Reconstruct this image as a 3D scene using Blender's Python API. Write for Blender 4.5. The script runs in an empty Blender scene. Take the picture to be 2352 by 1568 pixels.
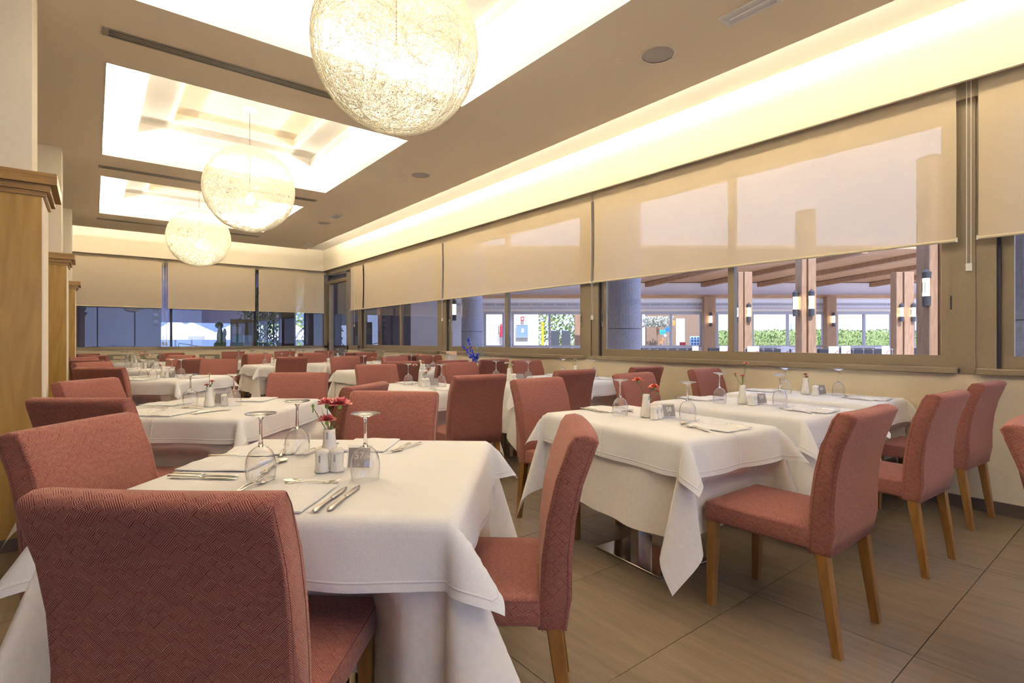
import bpy, bmesh, math, random
from mathutils import Vector, Matrix
random.seed(7)
S = bpy.context.scene
COL = S.collection
PI = math.pi
TH = math.radians(38.44)          # the camera's heading, turned from +Y towards +X
CT, ST = math.cos(TH), math.sin(TH)
# ------------------------------------------------------------------ camera
cam = bpy.data.objects.new('camera', bpy.data.cameras.new('camera'))
COL.objects.link(cam)
cam.location = (0, 0, 1.2)
cam.rotation_euler = (PI/2, 0, -TH)
cam.data.sensor_width = 36
cam.data.lens = 1212/2352*36
cam.data.shift_y = -4/2352
cam.data.clip_start = 0.02
S.camera = cam
# ------------------------------------------------------------------ world, sun, exposure
w = bpy.data.worlds.new('World'); S.world = w; w.use_nodes = True
bg = w.node_tree.nodes['Background']
bg.inputs[0].default_value = (0.58, 0.68, 1.0, 1)
bg.inputs[1].default_value = 0.72
sun = bpy.data.objects.new('sun', bpy.data.lights.new('sun', 'SUN')); COL.objects.link(sun)
sun.data.energy = 1.9; sun.data.angle = math.radians(0.6); sun.data.color = (1, 0.95, 0.92)
sun.rotation_euler = Vector((0.35, 0.55, -0.75)).to_track_quat('-Z', 'Y').to_euler()
S.view_settings.view_transform = 'Standard'
S.view_settings.look = 'None'
S.view_settings.exposure = 1.88
S.view_settings.gamma = 1
S.view_settings.use_curve_mapping = False
S.cycles.max_bounces = 9; S.cycles.diffuse_bounces = 5; S.cycles.transparent_max_bounces = 20
S.cycles.caustics_reflective = False; S.cycles.caustics_refractive = False
S.cycles.sample_clamp_indirect = 6
LIGHT = (1.0, 0.93, 0.80)
E_COVE, E_PELMET, E_BULB = 36.0, 22.0, 55.0

# ------------------------------------------------------------------ helpers
def obj(name, bm, mat, parent=None, loc=None, rz=0, smooth=False):
    if isinstance(bm, bpy.types.Mesh):
        me = bm
    else:
        me = bpy.data.meshes.new(name)
        bmesh.ops.recalc_face_normals(bm, faces=bm.faces)
        bm.to_mesh(me); bm.free()
    if mat is not None and not me.materials:
        for m in (mat if isinstance(mat, (list, tuple)) else [mat]): me.materials.append(m)
    if smooth:
        for p in me.polygons: p.use_smooth = True
    o = bpy.data.objects.new(name, me); COL.objects.link(o)
    if parent: o.parent = parent
    if loc is not None: o.location = loc
    o.rotation_euler[2] = rz
    return o
def tag(o, label, cat, group=None, kind=None):
    if label: o['label'] = label
    if cat: o['category'] = cat
    if group: o['group'] = group
    if kind: o['kind'] = kind
    return o
def thing(name, label, cat, loc=(0, 0, 0), rz=0, group=None):
    o = bpy.data.objects.new(name, None); COL.objects.link(o)
    o.empty_display_size = 0.1
    o.location = loc; o.rotation_euler = (0, 0, rz)
    return tag(o, label, cat, group)
def struct(name, bm, mat, parent=None, **k):
    o = obj(name, bm, mat, parent, **k)
    if not parent: o['kind'] = 'structure'
    return o
def dup(root, loc, rz, label=None, group=None):
    r = root.copy(); COL.objects.link(r); r.location = loc; r.rotation_euler = (0, 0, rz)
    if label: r['label'] = label
    if group: r['group'] = group
    for ch in list(root.children):
        c = ch.copy(); COL.objects.link(c); c.parent = r
        for g in ch.children:
            d = g.copy(); COL.objects.link(d); d.parent = c
    return r
def BX(bm, x0, x1, y0, y1, z0, z1, rz=0, piv=None):
    vs = [bm.verts.new((x, y, z)) for x in (x0, x1) for y in (y0, y1) for z in (z0, z1)]
    for f in ((0, 1, 3, 2), (4, 6, 7, 5), (0, 4, 5, 1), (2, 3, 7, 6), (0, 2, 6, 4), (1, 5, 7, 3)):
        bm.faces.new([vs[i] for i in f])
    if rz: bmesh.ops.rotate(bm, verts=vs, cent=piv or ((x0+x1)/2, (y0+y1)/2, 0), matrix=Matrix.Rotation(rz, 3, 'Z'))
    return vs
def box(*a, bevel=0, seg=1, **k):
    bm = bmesh.new(); BX(bm, *a, **k)
    if bevel: bmesh.ops.bevel(bm, geom=bm.edges[:], offset=bevel, segments=seg, profile=0.5, affect='EDGES')
    return bm
def boxes(lst):
    bm = bmesh.new()
    for b in lst: BX(bm, *b)
    return bm
def lathe(prof, n=24, bm=None, cap=True):
    bm = bm or bmesh.new(); rings = []
    for r, z in prof:
        rings.append([bm.verts.new((r*math.cos(2*PI*i/n), r*math.sin(2*PI*i/n), z)) for i in range(n)])
    for a, b in zip(rings, rings[1:]):
        for i in range(n): bm.faces.new((a[i], a[(i+1) % n], b[(i+1) % n], b[i]))
    if cap:
        bm.faces.new(rings[0]); bm.faces.new(rings[-1])
    return bm
def tube(pts, r, n=6, bm=None, r2=None):
    bm = bm or bmesh.new(); pts = [Vector(p) for p in pts]; rings = []
    for i, p in enumerate(pts):
        d = (pts[min(i+1, len(pts)-1)]-pts[max(i-1, 0)]).normalized()
        a = d.cross(Vector((0, 0, 1)) if abs(d.z) < .9 else Vector((1, 0, 0))).normalized(); b = d.cross(a)
        rr = r if r2 is None else r+(r2-r)*i/(len(pts)-1)
        rings.append([bm.verts.new(p+a*rr*math.cos(2*PI*k/n)+b*rr*math.sin(2*PI*k/n)) for k in range(n)])
    for A, B in zip(rings, rings[1:]):
        for k in range(n): bm.faces.new((A[k], A[(k+1) % n], B[(k+1) % n], B[k]))
    bm.faces.new(rings[0]); bm.faces.new(rings[-1])
    return bm
def sphere(c, r, bm=None, u=12, v=8, sc=(1, 1, 1)):
    bm = bm or bmesh.new()
    m = Matrix.Translation(c) @ Matrix.Diagonal((sc[0]*r, sc[1]*r, sc[2]*r, 1))
    bmesh.ops.create_uvsphere(bm, u_segments=u, v_segments=v, radius=1, matrix=m)
    return bm
def boxuv(bm):
    bm.normal_update(); uv = bm.loops.layers.uv.verify()
    for f in bm.faces:
        n = f.normal; ax = max(range(3), key=lambda i: abs(n[i]))
        for l in f.loops:
            c = l.vert.co
            l[uv].uv = (c.y, c.z) if ax == 0 else ((c.x, c.z) if ax == 1 else (c.x, c.y))
    return bm
def HW(R, F):                       # hall axes (turned with the building's other wing) to world x, y
    return R*CT+F*ST, -R*ST+F*CT

# ------------------------------------------------------------------ materials
def mat(name, col, rough=0.6, metal=0, spec=0.5, **k):
    m = bpy.data.materials.new(name); m.use_nodes = True
    b = m.node_tree.nodes['Principled BSDF']
    b.inputs['Base Color'].default_value = (*col, 1); b.inputs['Roughness'].default_value = rough
    b.inputs['Metallic'].default_value = metal; b.inputs['Specular IOR Level'].default_value = spec
    for n, v in k.items(): b.inputs[n.replace('_', ' ')].default_value = v
    return m
def N(m, t, **k):
    n = m.node_tree.nodes.new(t)
    for a, v in k.items(): setattr(n, a, v)
    return n
def L(m, a, b): m.node_tree.links.new(a, b)
def noisy(m, scale, c1, c2, stretch=(1, 1, 1), bump=0, detail=4, coord='Object', dist=0):
    b = m.node_tree.nodes['Principled BSDF']
    tc = N(m, 'ShaderNodeTexCoord'); mp = N(m, 'ShaderNodeMapping'); mp.inputs['Scale'].default_value = stretch
    no = N(m, 'ShaderNodeTexNoise'); no.inputs['Scale'].default_value = scale; no.inputs['Detail'].default_value = detail
    no.inputs['Distortion'].default_value = dist
    cr = N(m, 'ShaderNodeValToRGB'); cr.color_ramp.elements[0].color = (*c1, 1); cr.color_ramp.elements[1].color = (*c2, 1)
    cr.color_ramp.elements[0].position = 0.3; cr.color_ramp.elements[1].position = 0.7
    L(m, tc.outputs[coord], mp.inputs[0]); L(m, mp.outputs[0], no.inputs['Vector']); L(m, no.outputs['Fac'], cr.inputs[0])
    L(m, cr.outputs[0], b.inputs['Base Color'])
    if bump:
        bp = N(m, 'ShaderNodeBump'); bp.inputs['Strength'].default_value = bump; bp.inputs['Distance'].default_value = 0.002
        L(m, no.outputs['Fac'], bp.inputs['Height']); L(m, bp.outputs[0], b.inputs['Normal'])
    return m
def emit(name, col, s):
    m = bpy.data.materials.new(name); m.use_nodes = True; nt = m.node_tree; nt.nodes.clear()
    e = N(m, 'ShaderNodeEmission'); e.inputs[0].default_value = (*col, 1); e.inputs[1].default_value = s
    o = N(m, 'ShaderNodeOutputMaterial'); L(m, e.outputs[0], o.inputs[0]); return m
def glassy(name, tint, refl=1.0, ior=1.5, rough=0.0):
    m = bpy.data.materials.new(name); m.use_nodes = True; m.node_tree.nodes.clear()
    fr = N(m, 'ShaderNodeLayerWeight'); fr.inputs[0].default_value = 0.5
    pw = N(m, 'ShaderNodeMath', operation='POWER'); pw.inputs[1].default_value = 4.0
    mu = N(m, 'ShaderNodeMath', operation='MULTIPLY_ADD'); mu.inputs[1].default_value = 0.7*refl; mu.inputs[2].default_value = 0.045*refl; mu.use_clamp = True
    t = N(m, 'ShaderNodeBsdfTransparent'); t.inputs[0].default_value = (*tint, 1)
    g = N(m, 'ShaderNodeBsdfGlossy'); g.inputs['Roughness'].default_value = rough
    mx = N(m, 'ShaderNodeMixShader'); o = N(m, 'ShaderNodeOutputMaterial')
    L(m, fr.outputs['Facing'], pw.inputs[0]); L(m, pw.outputs[0], mu.inputs[0]); L(m, mu.outputs[0], mx.inputs[0]); L(m, t.outputs[0], mx.inputs[1]); L(m, g.outputs[0], mx.inputs[2])
    L(m, mx.outputs[0], o.inputs[0]); return m

def fabric_mat():
    m = mat('chair_fabric', (0.4, 0.1, 0.08), 0.9, spec=0.15)
    b = m.node_tree.nodes['Principled BSDF']
    b.inputs['Sheen Weight'].default_value = 0.35; b.inputs['Sheen Roughness'].default_value = 0.4
    b.inputs['Sheen Tint'].default_value = (0.95, 0.6, 0.5, 1)
    tc = N(m, 'ShaderNodeTexCoord'); mp = N(m, 'ShaderNodeMapping')
    mp.inputs['Rotation'].default_value = (0, 0, PI/4); mp.inputs['Scale'].default_value = (76, 76, 76)
    fl = N(m, 'ShaderNodeVectorMath', operation='FLOOR'); fr = N(m, 'ShaderNodeVectorMath', operation='FRACTION')
    wn = N(m, 'ShaderNodeTexWhiteNoise', noise_dimensions='2D')
    sx = N(m, 'ShaderNodeSeparateXYZ')
    L(m, tc.outputs['UV'], mp.inputs[0]); L(m, mp.outputs[0], fl.inputs[0]); L(m, mp.outputs[0], fr.inputs[0])
    L(m, fl.outputs[0], wn.inputs[0]); L(m, fr.outputs[0], sx.inputs[0])
    def M(op, a, bb=None):
        n = N(m, 'ShaderNodeMath', operation=op)
        for i, v in enumerate((a, bb)):
            if v is None: continue
            if isinstance(v, (int, float)): n.inputs[i].default_value = v
            else: L(m, v, n.inputs[i])
        return n.outputs[0]
    cx = M('ABSOLUTE', M('SUBTRACT', sx.outputs[0], 0.5)); cy = M('ABSOLUTE', M('SUBTRACT', sx.outputs[1], 0.5))
    sq = M('MAXIMUM', cx, cy); r = wn.outputs['Value']
    pick1 = M('GREATER_THAN', r, 0.42); pick2 = M('GREATER_THAN', r, 0.84)
    d1 = M('ADD', M('MULTIPLY', sx.outputs[0], M('SUBTRACT', 1, pick1)), M('MULTIPLY', sx.outputs[1], M('SUBTRACT', pick1, pick2)))
    d = M('ADD', d1, M('MULTIPLY', M('MULTIPLY', sq, 2), pick2))
    s = M('SINE', M('MULTIPLY', d, 2*PI*4))
    cr = N(m, 'ShaderNodeValToRGB')
    cr.color_ramp.elements[0].color = (0.155, 0.028, 0.025, 1); cr.color_ramp.elements[1].color = (0.45, 0.265, 0.205, 1)
    cr.color_ramp.elements[0].position = 0.38; cr.color_ramp.elements[1].position = 0.86
    no = N(m, 'ShaderNodeTexNoise'); no.inputs['Scale'].default_value = 380
    L(m, tc.outputs['UV'], no.inputs['Vector'])
    v = M('ADD', M('ADD', M('MULTIPLY', s, 0.36), 0.42), M('MULTIPLY', M('SUBTRACT', no.outputs['Fac'], 0.5), 0.5))
    L(m, v, cr.inputs[0]); L(m, cr.outputs[0], b.inputs['Base Color'])
    bp = N(m, 'ShaderNodeBump'); bp.inputs['Strength'].default_value = 0.35; bp.inputs['Distance'].default_value = 0.0015
    L(m, v, bp.inputs['Height']); L(m, bp.outputs[0], b.inputs['Normal'])
    return m
FAB = fabric_mat()
LEG = noisy(mat('leg_wood', (.3, .15, .05), 0.35), 9, (0.19, 0.085, 0.020), (0.27, 0.13, 0.036), stretch=(4, 4, 0.5))
SEAM = mat('seam_thread', (0.17, 0.05, 0.04), 0.9)
CHERRY = noisy(mat('cherry_wood', (.3, .15, .05), 0.38), 2.2, (0.27, 0.155, 0.026), (0.38, 0.23, 0.048), stretch=(3.5, 3.5, 0.45), dist=2.5, detail=8)
CAPW = noisy(mat('cap_wood', (.3, .15, .05), 0.35), 9, (0.19, 0.10, 0.018), (0.29, 0.165, 0.036), stretch=(0.7, 6, 12), detail=6)
CLOTH = noisy(mat('white_cloth', (.85, .84, .83), 0.85, spec=0.1), 260, (0.79, 0.785, 0.78), (0.84, 0.835, 0.83), bump=0.25, detail=2)
def crease(m):
    b = m.node_tree.nodes['Principled BSDF']; tc = N(m, 'ShaderNodeTexCoord'); sx = N(m, 'ShaderNodeSeparateXYZ'); L(m, tc.outputs['Object'], sx.inputs[0])
    o_ = []
    for k in (0, 1):
        a = N(m, 'ShaderNodeMath', operation='ABSOLUTE'); L(m, sx.outputs[k], a.inputs[0]); o_.append(a)
    mn = N(m, 'ShaderNodeMath', operation='MINIMUM'); L(m, o_[0].outputs[0], mn.inputs[0]); L(m, o_[1].outputs[0], mn.inputs[1])
    uv = N(m, 'ShaderNodeUVMap'); uv.uv_map = 'hem'; su = N(m, 'ShaderNodeSeparateXYZ'); L(m, uv.outputs[0], su.inputs[0])
    h1 = N(m, 'ShaderNodeMath', operation='SUBTRACT'); L(m, su.outputs[0], h1.inputs[0]); h1.inputs[1].default_value = .022
    h2 = N(m, 'ShaderNodeMath', operation='ABSOLUTE'); L(m, h1.outputs[0], h2.inputs[0]); h3 = N(m, 'ShaderNodeMath', operation='MULTIPLY'); L(m, h2.outputs[0], h3.inputs[0]); h3.inputs[1].default_value = 2.2
    m2 = N(m, 'ShaderNodeMath', operation='MINIMUM'); L(m, mn.outputs[0], m2.inputs[0]); L(m, h3.outputs[0], m2.inputs[1]); mn = m2
    mr = N(m, 'ShaderNodeMapRange'); mr.inputs[1].default_value = 0; mr.inputs[2].default_value = .008; mr.inputs[3].default_value = 1; mr.inputs[4].default_value = 0
    L(m, mn.outputs[0], mr.inputs[0])
    bp = N(m, 'ShaderNodeBump'); bp.inputs['Strength'].default_value = .8; bp.inputs['Distance'].default_value = .002
    old = b.inputs['Normal'].links[0].from_socket; L(m, old, bp.inputs['Normal']); L(m, mr.outputs[0], bp.inputs['Height']); L(m, bp.outputs[0], b.inputs['Normal'])
crease(CLOTH)
UNDER = noisy(mat('under_cloth', (.8, .79, .77), 0.85, spec=0.1), 22, (0.80, 0.755, 0.70), (0.85, 0.815, 0.765), bump=0.15, detail=5, dist=2)
WALL = noisy(mat('wall_paint', (.8, .7, .5), 0.8, spec=0.2), 60, (0.74, 0.65, 0.47), (0.76, 0.67, 0.49), bump=0.05)
PILL = noisy(mat('pillar_paint', (.8, .7, .5), 0.8, spec=0.2), 60, (0.78, 0.72, 0.60), (0.80, 0.74, 0.62), bump=0.05)
PELM = mat('pelmet_paint', (0.80, 0.74, 0.60), 0.8, spec=0.2)
CEIL = noisy(mat('ceiling_paint', (.6, .5, .4), 0.9, spec=0.15), 90, (0.86, 0.75, 0.58), (0.87, 0.76, 0.59), bump=0.05)
WHITEP = mat('coffer_paint', (0.86, 0.82, 0.75), 0.9, spec=0.1)
TOPP = mat('coffer_top_paint', (0.80, 0.70, 0.56), 0.9, spec=0.1)
TILE = noisy(mat('floor_tile', (.3, .25, .18), 0.42), 3.0, (0.135, 0.096, 0.058), (0.195, 0.143, 0.09), stretch=(9, 0.9, 1), bump=0.04, detail=8)
GROUT = mat('floor_grout', (0.10, 0.08, 0.06), 0.9)
SKIRT = mat('skirting_tile', (0.10, 0.075, 0.055), 0.5)
ALU = noisy(mat('bronze_aluminium', (.3, .25, .15), 0.42, metal=0.25), 40, (0.235, 0.19, 0.125), (0.25, 0.205, 0.135))
DARK = mat('dark_gap', (0.03, 0.025, 0.03), 0.6)
GLASS = glassy('window_glass', (0.92, 0.94, 0.99), 1.2)
BOWL = glassy('thin_glass', (0.99, 0.99, 0.993), 1.5)
STEM = mat('solid_glass', (1, 1, 1), 0.0, Transmission_Weight=1.0, IOR=1.45)
ACRYL = glassy('clear_acrylic', (0.93, 0.94, 0.96), 1.2)
PORC = mat('white_porcelain', (0.86, 0.83, 0.76), 0.12, spec=0.6)
MARK = mat('grey_print', (0.42, 0.42, 0.47), 0.4)
STEEL = mat('polished_steel', (0.88, 0.84, 0.77), 0.22, metal=1)
CHROME = mat('chrome_base', (0.55, 0.52, 0.48), 0.12, metal=1)
CARD = mat('grey_card', (0.31, 0.28, 0.27), 0.5)
CARDT = mat('card_lettering', (0.85, 0.85, 0.85), 0.5)
LED = emit('cove_light', LIGHT, E_COVE); LEDP = emit('pelmet_light', LIGHT, E_PELMET)
BULB = emit('bulb_light', (1, 0.93, 0.80), E_BULB)
STRAND = mat('woven_strand', (0.88, 0.84, 0.70), 0.7, Transmission_Weight=0.0)
GREYM = mat('grey_mesh', (0.46, 0.43, 0.39), 0.6)
WHITE = mat('white_plastic', (0.80, 0.78, 0.74), 0.45)
VENTW = mat('vent_metal', (0.30, 0.26, 0.20), 0.6)
LEAF = mat('green_leaf', (0.16, 0.32, 0.05), 0.5); STALK = mat('green_stalk', (0.12, 0.22, 0.05), 0.5)
def blind_mat():
    m = bpy.data.materials.new('screen_fabric'); m.use_nodes = True; m.node_tree.nodes.clear()
    c = (0.74, 0.63, 0.45, 1)
    d = N(m, 'ShaderNodeBsdfDiffuse'); d.inputs[0].default_value = c
    t = N(m, 'ShaderNodeBsdfTranslucent'); t.inputs[0].default_value = (0.8, 0.72, 0.6, 1)
    p = N(m, 'ShaderNodeBsdfTransparent'); p.inputs[0].default_value = (1, 1, 1, 1)
    a = N(m, 'ShaderNodeMixShader'); a.inputs[0].default_value = 0.12
    b = N(m, 'ShaderNodeMixShader'); b.inputs[0].default_value = 0.11
    o = N(m, 'ShaderNodeOutputMaterial')
    L(m, d.outputs[0], a.inputs[1]); L(m, t.outputs[0], a.inputs[2]); L(m, a.outputs[0], b.inputs[1]); L(m, p.outputs[0], b.inputs[2]); L(m, b.outputs[0], o.inputs[0])
    return m
BLIND = blind_mat()

# ================================================================== ROOM
X0, X1, Y0, Y1 = -3.2, 4.88, -4.2, 14.1
ZC = 3.36
# floor: slab with separate tiles
fl = struct('floor', box(X0-.2, X1+.2, Y0-.2, Y1+.2, -0.2, -0.006), GROUT)
tile_me = None
tx, ty = 1.2, 0.62
xs = [1.24+tx*i for i in range(-4, 4)]
ys = [-4.34+ty*i for i in range(0, 31)]
for i, x in enumerate(xs):
    for j, y in enumerate(ys):
        xa, xb = max(x, X0), min(x+tx, X1+.1)
        if xb-xa < 0.05: continue
        if xb-xa < tx-1e-3:
            obj('floor_tile', box(xa+.0015-x, xb-.0015-x, .0015, ty-.0015, -0.006, 0), TILE, fl, loc=(x, y, 0))
        else:
            if tile_me is None: tile_me = obj('floor_tile', box(.0015, tx-.0015, .0015, ty-.0015, -0.006, 0), TILE, fl, loc=(x, y, 0)).data
            else: obj('floor_tile', tile_me, None, fl, loc=(x, y, 0))
# ceiling with coffer openings
CC = [(-0.81), 2.82, 6.49, 10.12]       # coffer centres in y
CXC, H = 1.38, 1.31
bm = bmesh.new()
XL, XE, YE = X0, 4.0, 12.95
BX(bm, XL, CXC-H, Y0, YE, ZC, ZC+.05)
BX(bm, CXC+H, XE, Y0, YE, ZC, ZC+.05)
yy = Y0
for c in CC:
    BX(bm, CXC-H, CXC+H, yy, c-H, ZC, ZC+.05); yy = c+H
BX(bm, CXC-H, CXC+H, yy, YE, ZC, ZC+.05)
struct('ceiling', bm, CEIL)
# lips and coffers
def ring(bm, cx, cy, h0, h1, z0, z1):   # square ring between half sizes h0<h1
    BX(bm, cx-h1, cx-h0, cy-h1, cy+h1, z0, z1); BX(bm, cx+h0, cx+h1, cy-h1, cy+h1, z0, z1)
    BX(bm, cx-h0, cx+h0, cy-h1, cy-h0, z0, z1); BX(bm, cx-h0, cx+h0, cy+h0, cy+h1, z0, z1)
for k, c in enumerate(CC):
    bm = bmesh.new()
    ring(bm, 0, 0, 1.0, 1.62, 3.60, 3.66)            # bright recess ceiling
    ring(bm, 0, 0, 1.62, 1.66, ZC+.05, 3.66)         # outer recess wall
    ring(bm, 0, 0, H-.012, H-.001, ZC-.001, ZC+.08)           # opening lip
    o = struct('ceiling_coffer', bm, WHITEP); o.location = (CXC, c, 0)
    bm = bmesh.new(); ring(bm, 0, 0, 0.98, 1.0, 3.60, 3.72); ring(bm, 0, 0, 0.68, 1.0, 3.71, 3.75); obj('step_frame', bm, WHITEP, o)
    bm = bmesh.new(); ring(bm, 0, 0, 0.66, 0.68, 3.71, 3.80); BX(bm, -.68, .68, -.68, .68, 3.80, 3.84); obj('top_panel', bm, TOPP, o)
    bm = bmesh.new()
    ring(bm, 0, 0, H+.10, H+.16, ZC+.052, ZC+.07)
    obj('light_strip', bm, LED, o)
# window pelmets with light coves
bm = bmesh.new()
BX(bm, 4.70, 4.73, Y0, 13.85, 2.985, 3.53); BX(bm, X0, 4.73, 13.85, 13.88, 2.985, 3.53)
struct('trim_1', bm, PELM)
bm = bmesh.new()
BX(bm, 3.7, 5.1, Y0, 14.3, 3.53, 3.60); BX(bm, X0, 3.7, 12.6, 14.3, 3.53, 3.60)
BX(bm, 3.68, 3.70, Y0, 12.6, ZC+.05, 3.6); BX(bm, X0, 3.70, 12.58, 12.6, ZC+.05, 3.6)
struct('ceiling_cove', bm, WHITEP)
bm = bmesh.new(); BX(bm, 3.80, 3.88, Y0, 12.75, ZC+.055, ZC+.07)
struct('trim_light_right', bm, LEDP)
bm = bmesh.new(); BX(bm, X0, 3.8, 12.76, 12.80, ZC+.055, ZC+.07)
struct('trim_light_far', bm, LEDP)
# roof over everything
struct('roof', box(X0-.3, 5.6, Y0-.3, 15.4, 3.95, 4.1), WHITEP)
# walls
bm = bmesh.new()
BX(bm, X1, 5.1, Y0, 12.63, 0, 0.955)              # under the windows
BX(bm, X1, 5.1, Y0, 14.3, 2.92, 3.53)             # over the windows
BX(bm, X1-.0, 5.1, Y0, -2.6, 0.955, 2.92)
struct('wall_right', bm, WALL)
bm = bmesh.new()
BX(bm, X0, 5.0, Y1, 14.3, 0, 0.99); BX(bm, X0, 5.1, Y1, 14.3, 2.92, 3.95); BX(bm, X0, -1.6, Y1, 14.3, .99, 2.92)
struct('wall_far', bm, WALL)
struct('wall_left', box(X0-.2, X0, Y0, 14.3, 0, 3.95), WALL)
struct('wall_back', boxes([(X0-.2, 5.1, Y0-.2, Y0, 0, .5), (X0-.2, 5.1, Y0-.2, Y0, 2.9, 3.95), (X0-.2, -2.8, Y0-.2, Y0, .5, 2.9), (4.6, 5.1, Y0-.2, Y0, .5, 2.9)]), WALL)
wb = struct('window_7', boxes([(-2.8+1.48*i-.03, -2.8+1.48*i+.03, Y0-.14, Y0-.06, .5, 2.9) for i in range(6)]+[(-2.8, 4.6, Y0-.14, Y0-.06, .5, .56), (-2.8, 4.6, Y0-.14, Y0-.06, 2.84, 2.9)]), ALU)  # unseen window behind the camera, added to let in daylight as fill
for i in range(5): obj('glass_pane', box(-2.77+1.48*i, -2.8+1.48*(i+1)-.03, Y0-.11, Y0-.104, .56, 2.84), GLASS, wb)
struct('baseboard_right', box(X1-.012, X1, Y0, 12.6, 0, 0.085), SKIRT)
struct('baseboard_far', box(X0, X1, Y1-.012, Y1, 0, 0.085), SKIRT)

# windows on the right wall ------------------------------------------------
def pull(parent, x, y, z0, z1):
    obj('pull_cord', tube([(x, y-.012, z1), (x, y-.012, z0)], .0022, 5), WHITE, parent)
    obj('pull_cord', tube([(x, y+.012, z1), (x, y+.012, z0)], .0022, 5), WHITE, parent)
    obj('cord_weight', box(x-.008, x+.008, y-.017, y+.017, z0-.055, z0, bevel=.003), WHITE, parent)
def bay(n, y0, y1, ym, lab, handles=()):
    w_ = struct('window_%d' % n, boxes([(4.885, 5.0, y0, y1, 0.965, 1.0), (4.885, 5.0, y0, y1, 2.86, 2.92), (4.885, 5.0, y0, y0+.05, 1.0, 2.86), (4.885, 5.0, y1-.11, y1, 1.0, 2.86)]), ALU)
    obj('window_sill', box(4.825, 4.90, y0+.01, y1-.01, 0.955, 1.0, bevel=.006), ALU, w_)
    ya, yb = y0+.05, y1-.13
    for a, b, xx in ((ya, ym+.03, 4.90), (ym-.03, yb, 4.93)):
        s = obj('sash', boxes([(xx, xx+.035, a, b, 1.0, 1.085), (xx, xx+.035, a, b, 2.78, 2.86), (xx, xx+.035, a, a+.065, 1.085, 2.78), (xx, xx+.035, b-.065, b, 1.085, 2.78)]), ALU, w_)
        obj('glass_pane', box(xx+.014, xx+.020, a+.06, b-.06, 1.08, 2.785), GLASS, s)
    for hy in handles:
        h = obj('sash_handle', box(4.892, 4.900, hy-.016, hy+.016, 1.36, 1.56, bevel=.004, seg=2), ALU, w_)
        obj('finger_slot', box(4.889, 4.893, hy-.007, hy+.007, 1.42, 1.52, bevel=.002), DARK, h)
    obj('track_gap', box(4.905, 4.925, y1-.131, y1-.11, 1.0, 2.86), DARK, w_)
    return w_
bay(1, -2.6, 0.885, -0.9, '', (0.84-.03,))
bay(2, 0.965, 4.55, 2.72, '', (1.02, 4.38))
bay(3, 4.65, 8.14, 6.32, '', (4.74, 7.95))
bay(4, 8.24, 11.90, 9.83, '', ())
w5 = struct('window_5', boxes([(4.885, 5.0, 11.92, 12.70, 0.965, 1.06), (4.885, 5.0, 11.92, 12.70, 2.86, 2.92), (4.885, 5.0, 11.92, 11.99, 1.0, 2.9), (4.885, 5.0, 12.58, 12.72, 0, 2.9)]), ALU)
obj('glass_pane', box(4.94, 4.946, 11.99, 12.58, 1.06, 2.86), GLASS, w5)
dr = struct('door_1', boxes([(4.885, 5.0, 13.92, 14.06, 0, 2.75), (4.885, 5.0, 12.72, 13.92, 2.66, 2.75), (4.885, 5.0, 12.72, 13.92, 0, 0.08)]), ALU)
obj('glass_pane', box(4.94, 4.946, 12.72, 13.92, 0.08, 2.66), GLASS, dr)
obj('door_handle', box(4.86, 4.885, 13.96, 13.99, 0.95, 1.12, bevel=.005), DARK, dr)
for k, y in enumerate((0.925, 4.60, 8.19)):
    struct('trim_%d' % (k+2), box(4.875, 5.06, y-.042, y+.042, 0.955, 2.92), ALU)
# roller blinds on the right wall
def blind_r(y0, y1, lab, cord=None, cz=1.6, z0=1.905):
    b = thing('roller_blind', lab, 'blind', (4.80, (y0+y1)/2, z0), 0, None)
    h = (y1-y0)/2
    bm = bmesh.new(); n = 14
    for s_ in (0, .0012):
        for i in range(n):
            for side in range(1):
                za, zb = 1.14*i/n, 1.14*(i+1)/n
                xa, xb = .012*math.sin(PI*i/n)+s_, .012*math.sin(PI*(i+1)/n)+s_
                v = [bm.verts.new(p) for p in ((xa, -h, za), (xa, h, za), (xb, h, zb), (xb, -h, zb))]
                bm.faces.new(v)
        break
    obj('blind_fabric', bm, BLIND, b)
    bar = obj('bottom_bar', tube([(0, -h, 0), (0, h, 0)], .011, 10), WBAR, b, smooth=False)
    obj('end_cap', box(-.013, .013, -h-.008, -h, -.013, .018), WHITE, bar); obj('end_cap', box(-.013, .013, h, h+.008, -.013, .018), WHITE, bar)
    obj('roller_tube', tube([(.03, -h, 1.16), (.03, h, 1.16)], .028, 10), WHITE, b)
    if cord is not None:
        pull(b, 0.0, cord-(y0+y1)/2, cz-z0, 1.14)
    return b
WBAR = mat('blind_bar', (0.74, 0.66, 0.46), 0.6)
blind_r(-2.5, 0.855, 'cream roller blind cut off by the right frame edge, nearest of the window wall')
blind_r(0.975, 4.44, 'widest cream roller blind, over the nearest fully visible window', 0.905, 1.735)
blind_r(4.49, 7.99, 'cream roller blind over the second full window of the window wall', 4.465, 1.50)
blind_r(8.04, 11.45, 'cream roller blind over the third full window of the window wall', 8.02, 1.58)
blind_r(11.52, 12.24, 'narrow cream roller blind beside the glazed door in the far corner', 12.0, 1.56)
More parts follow.
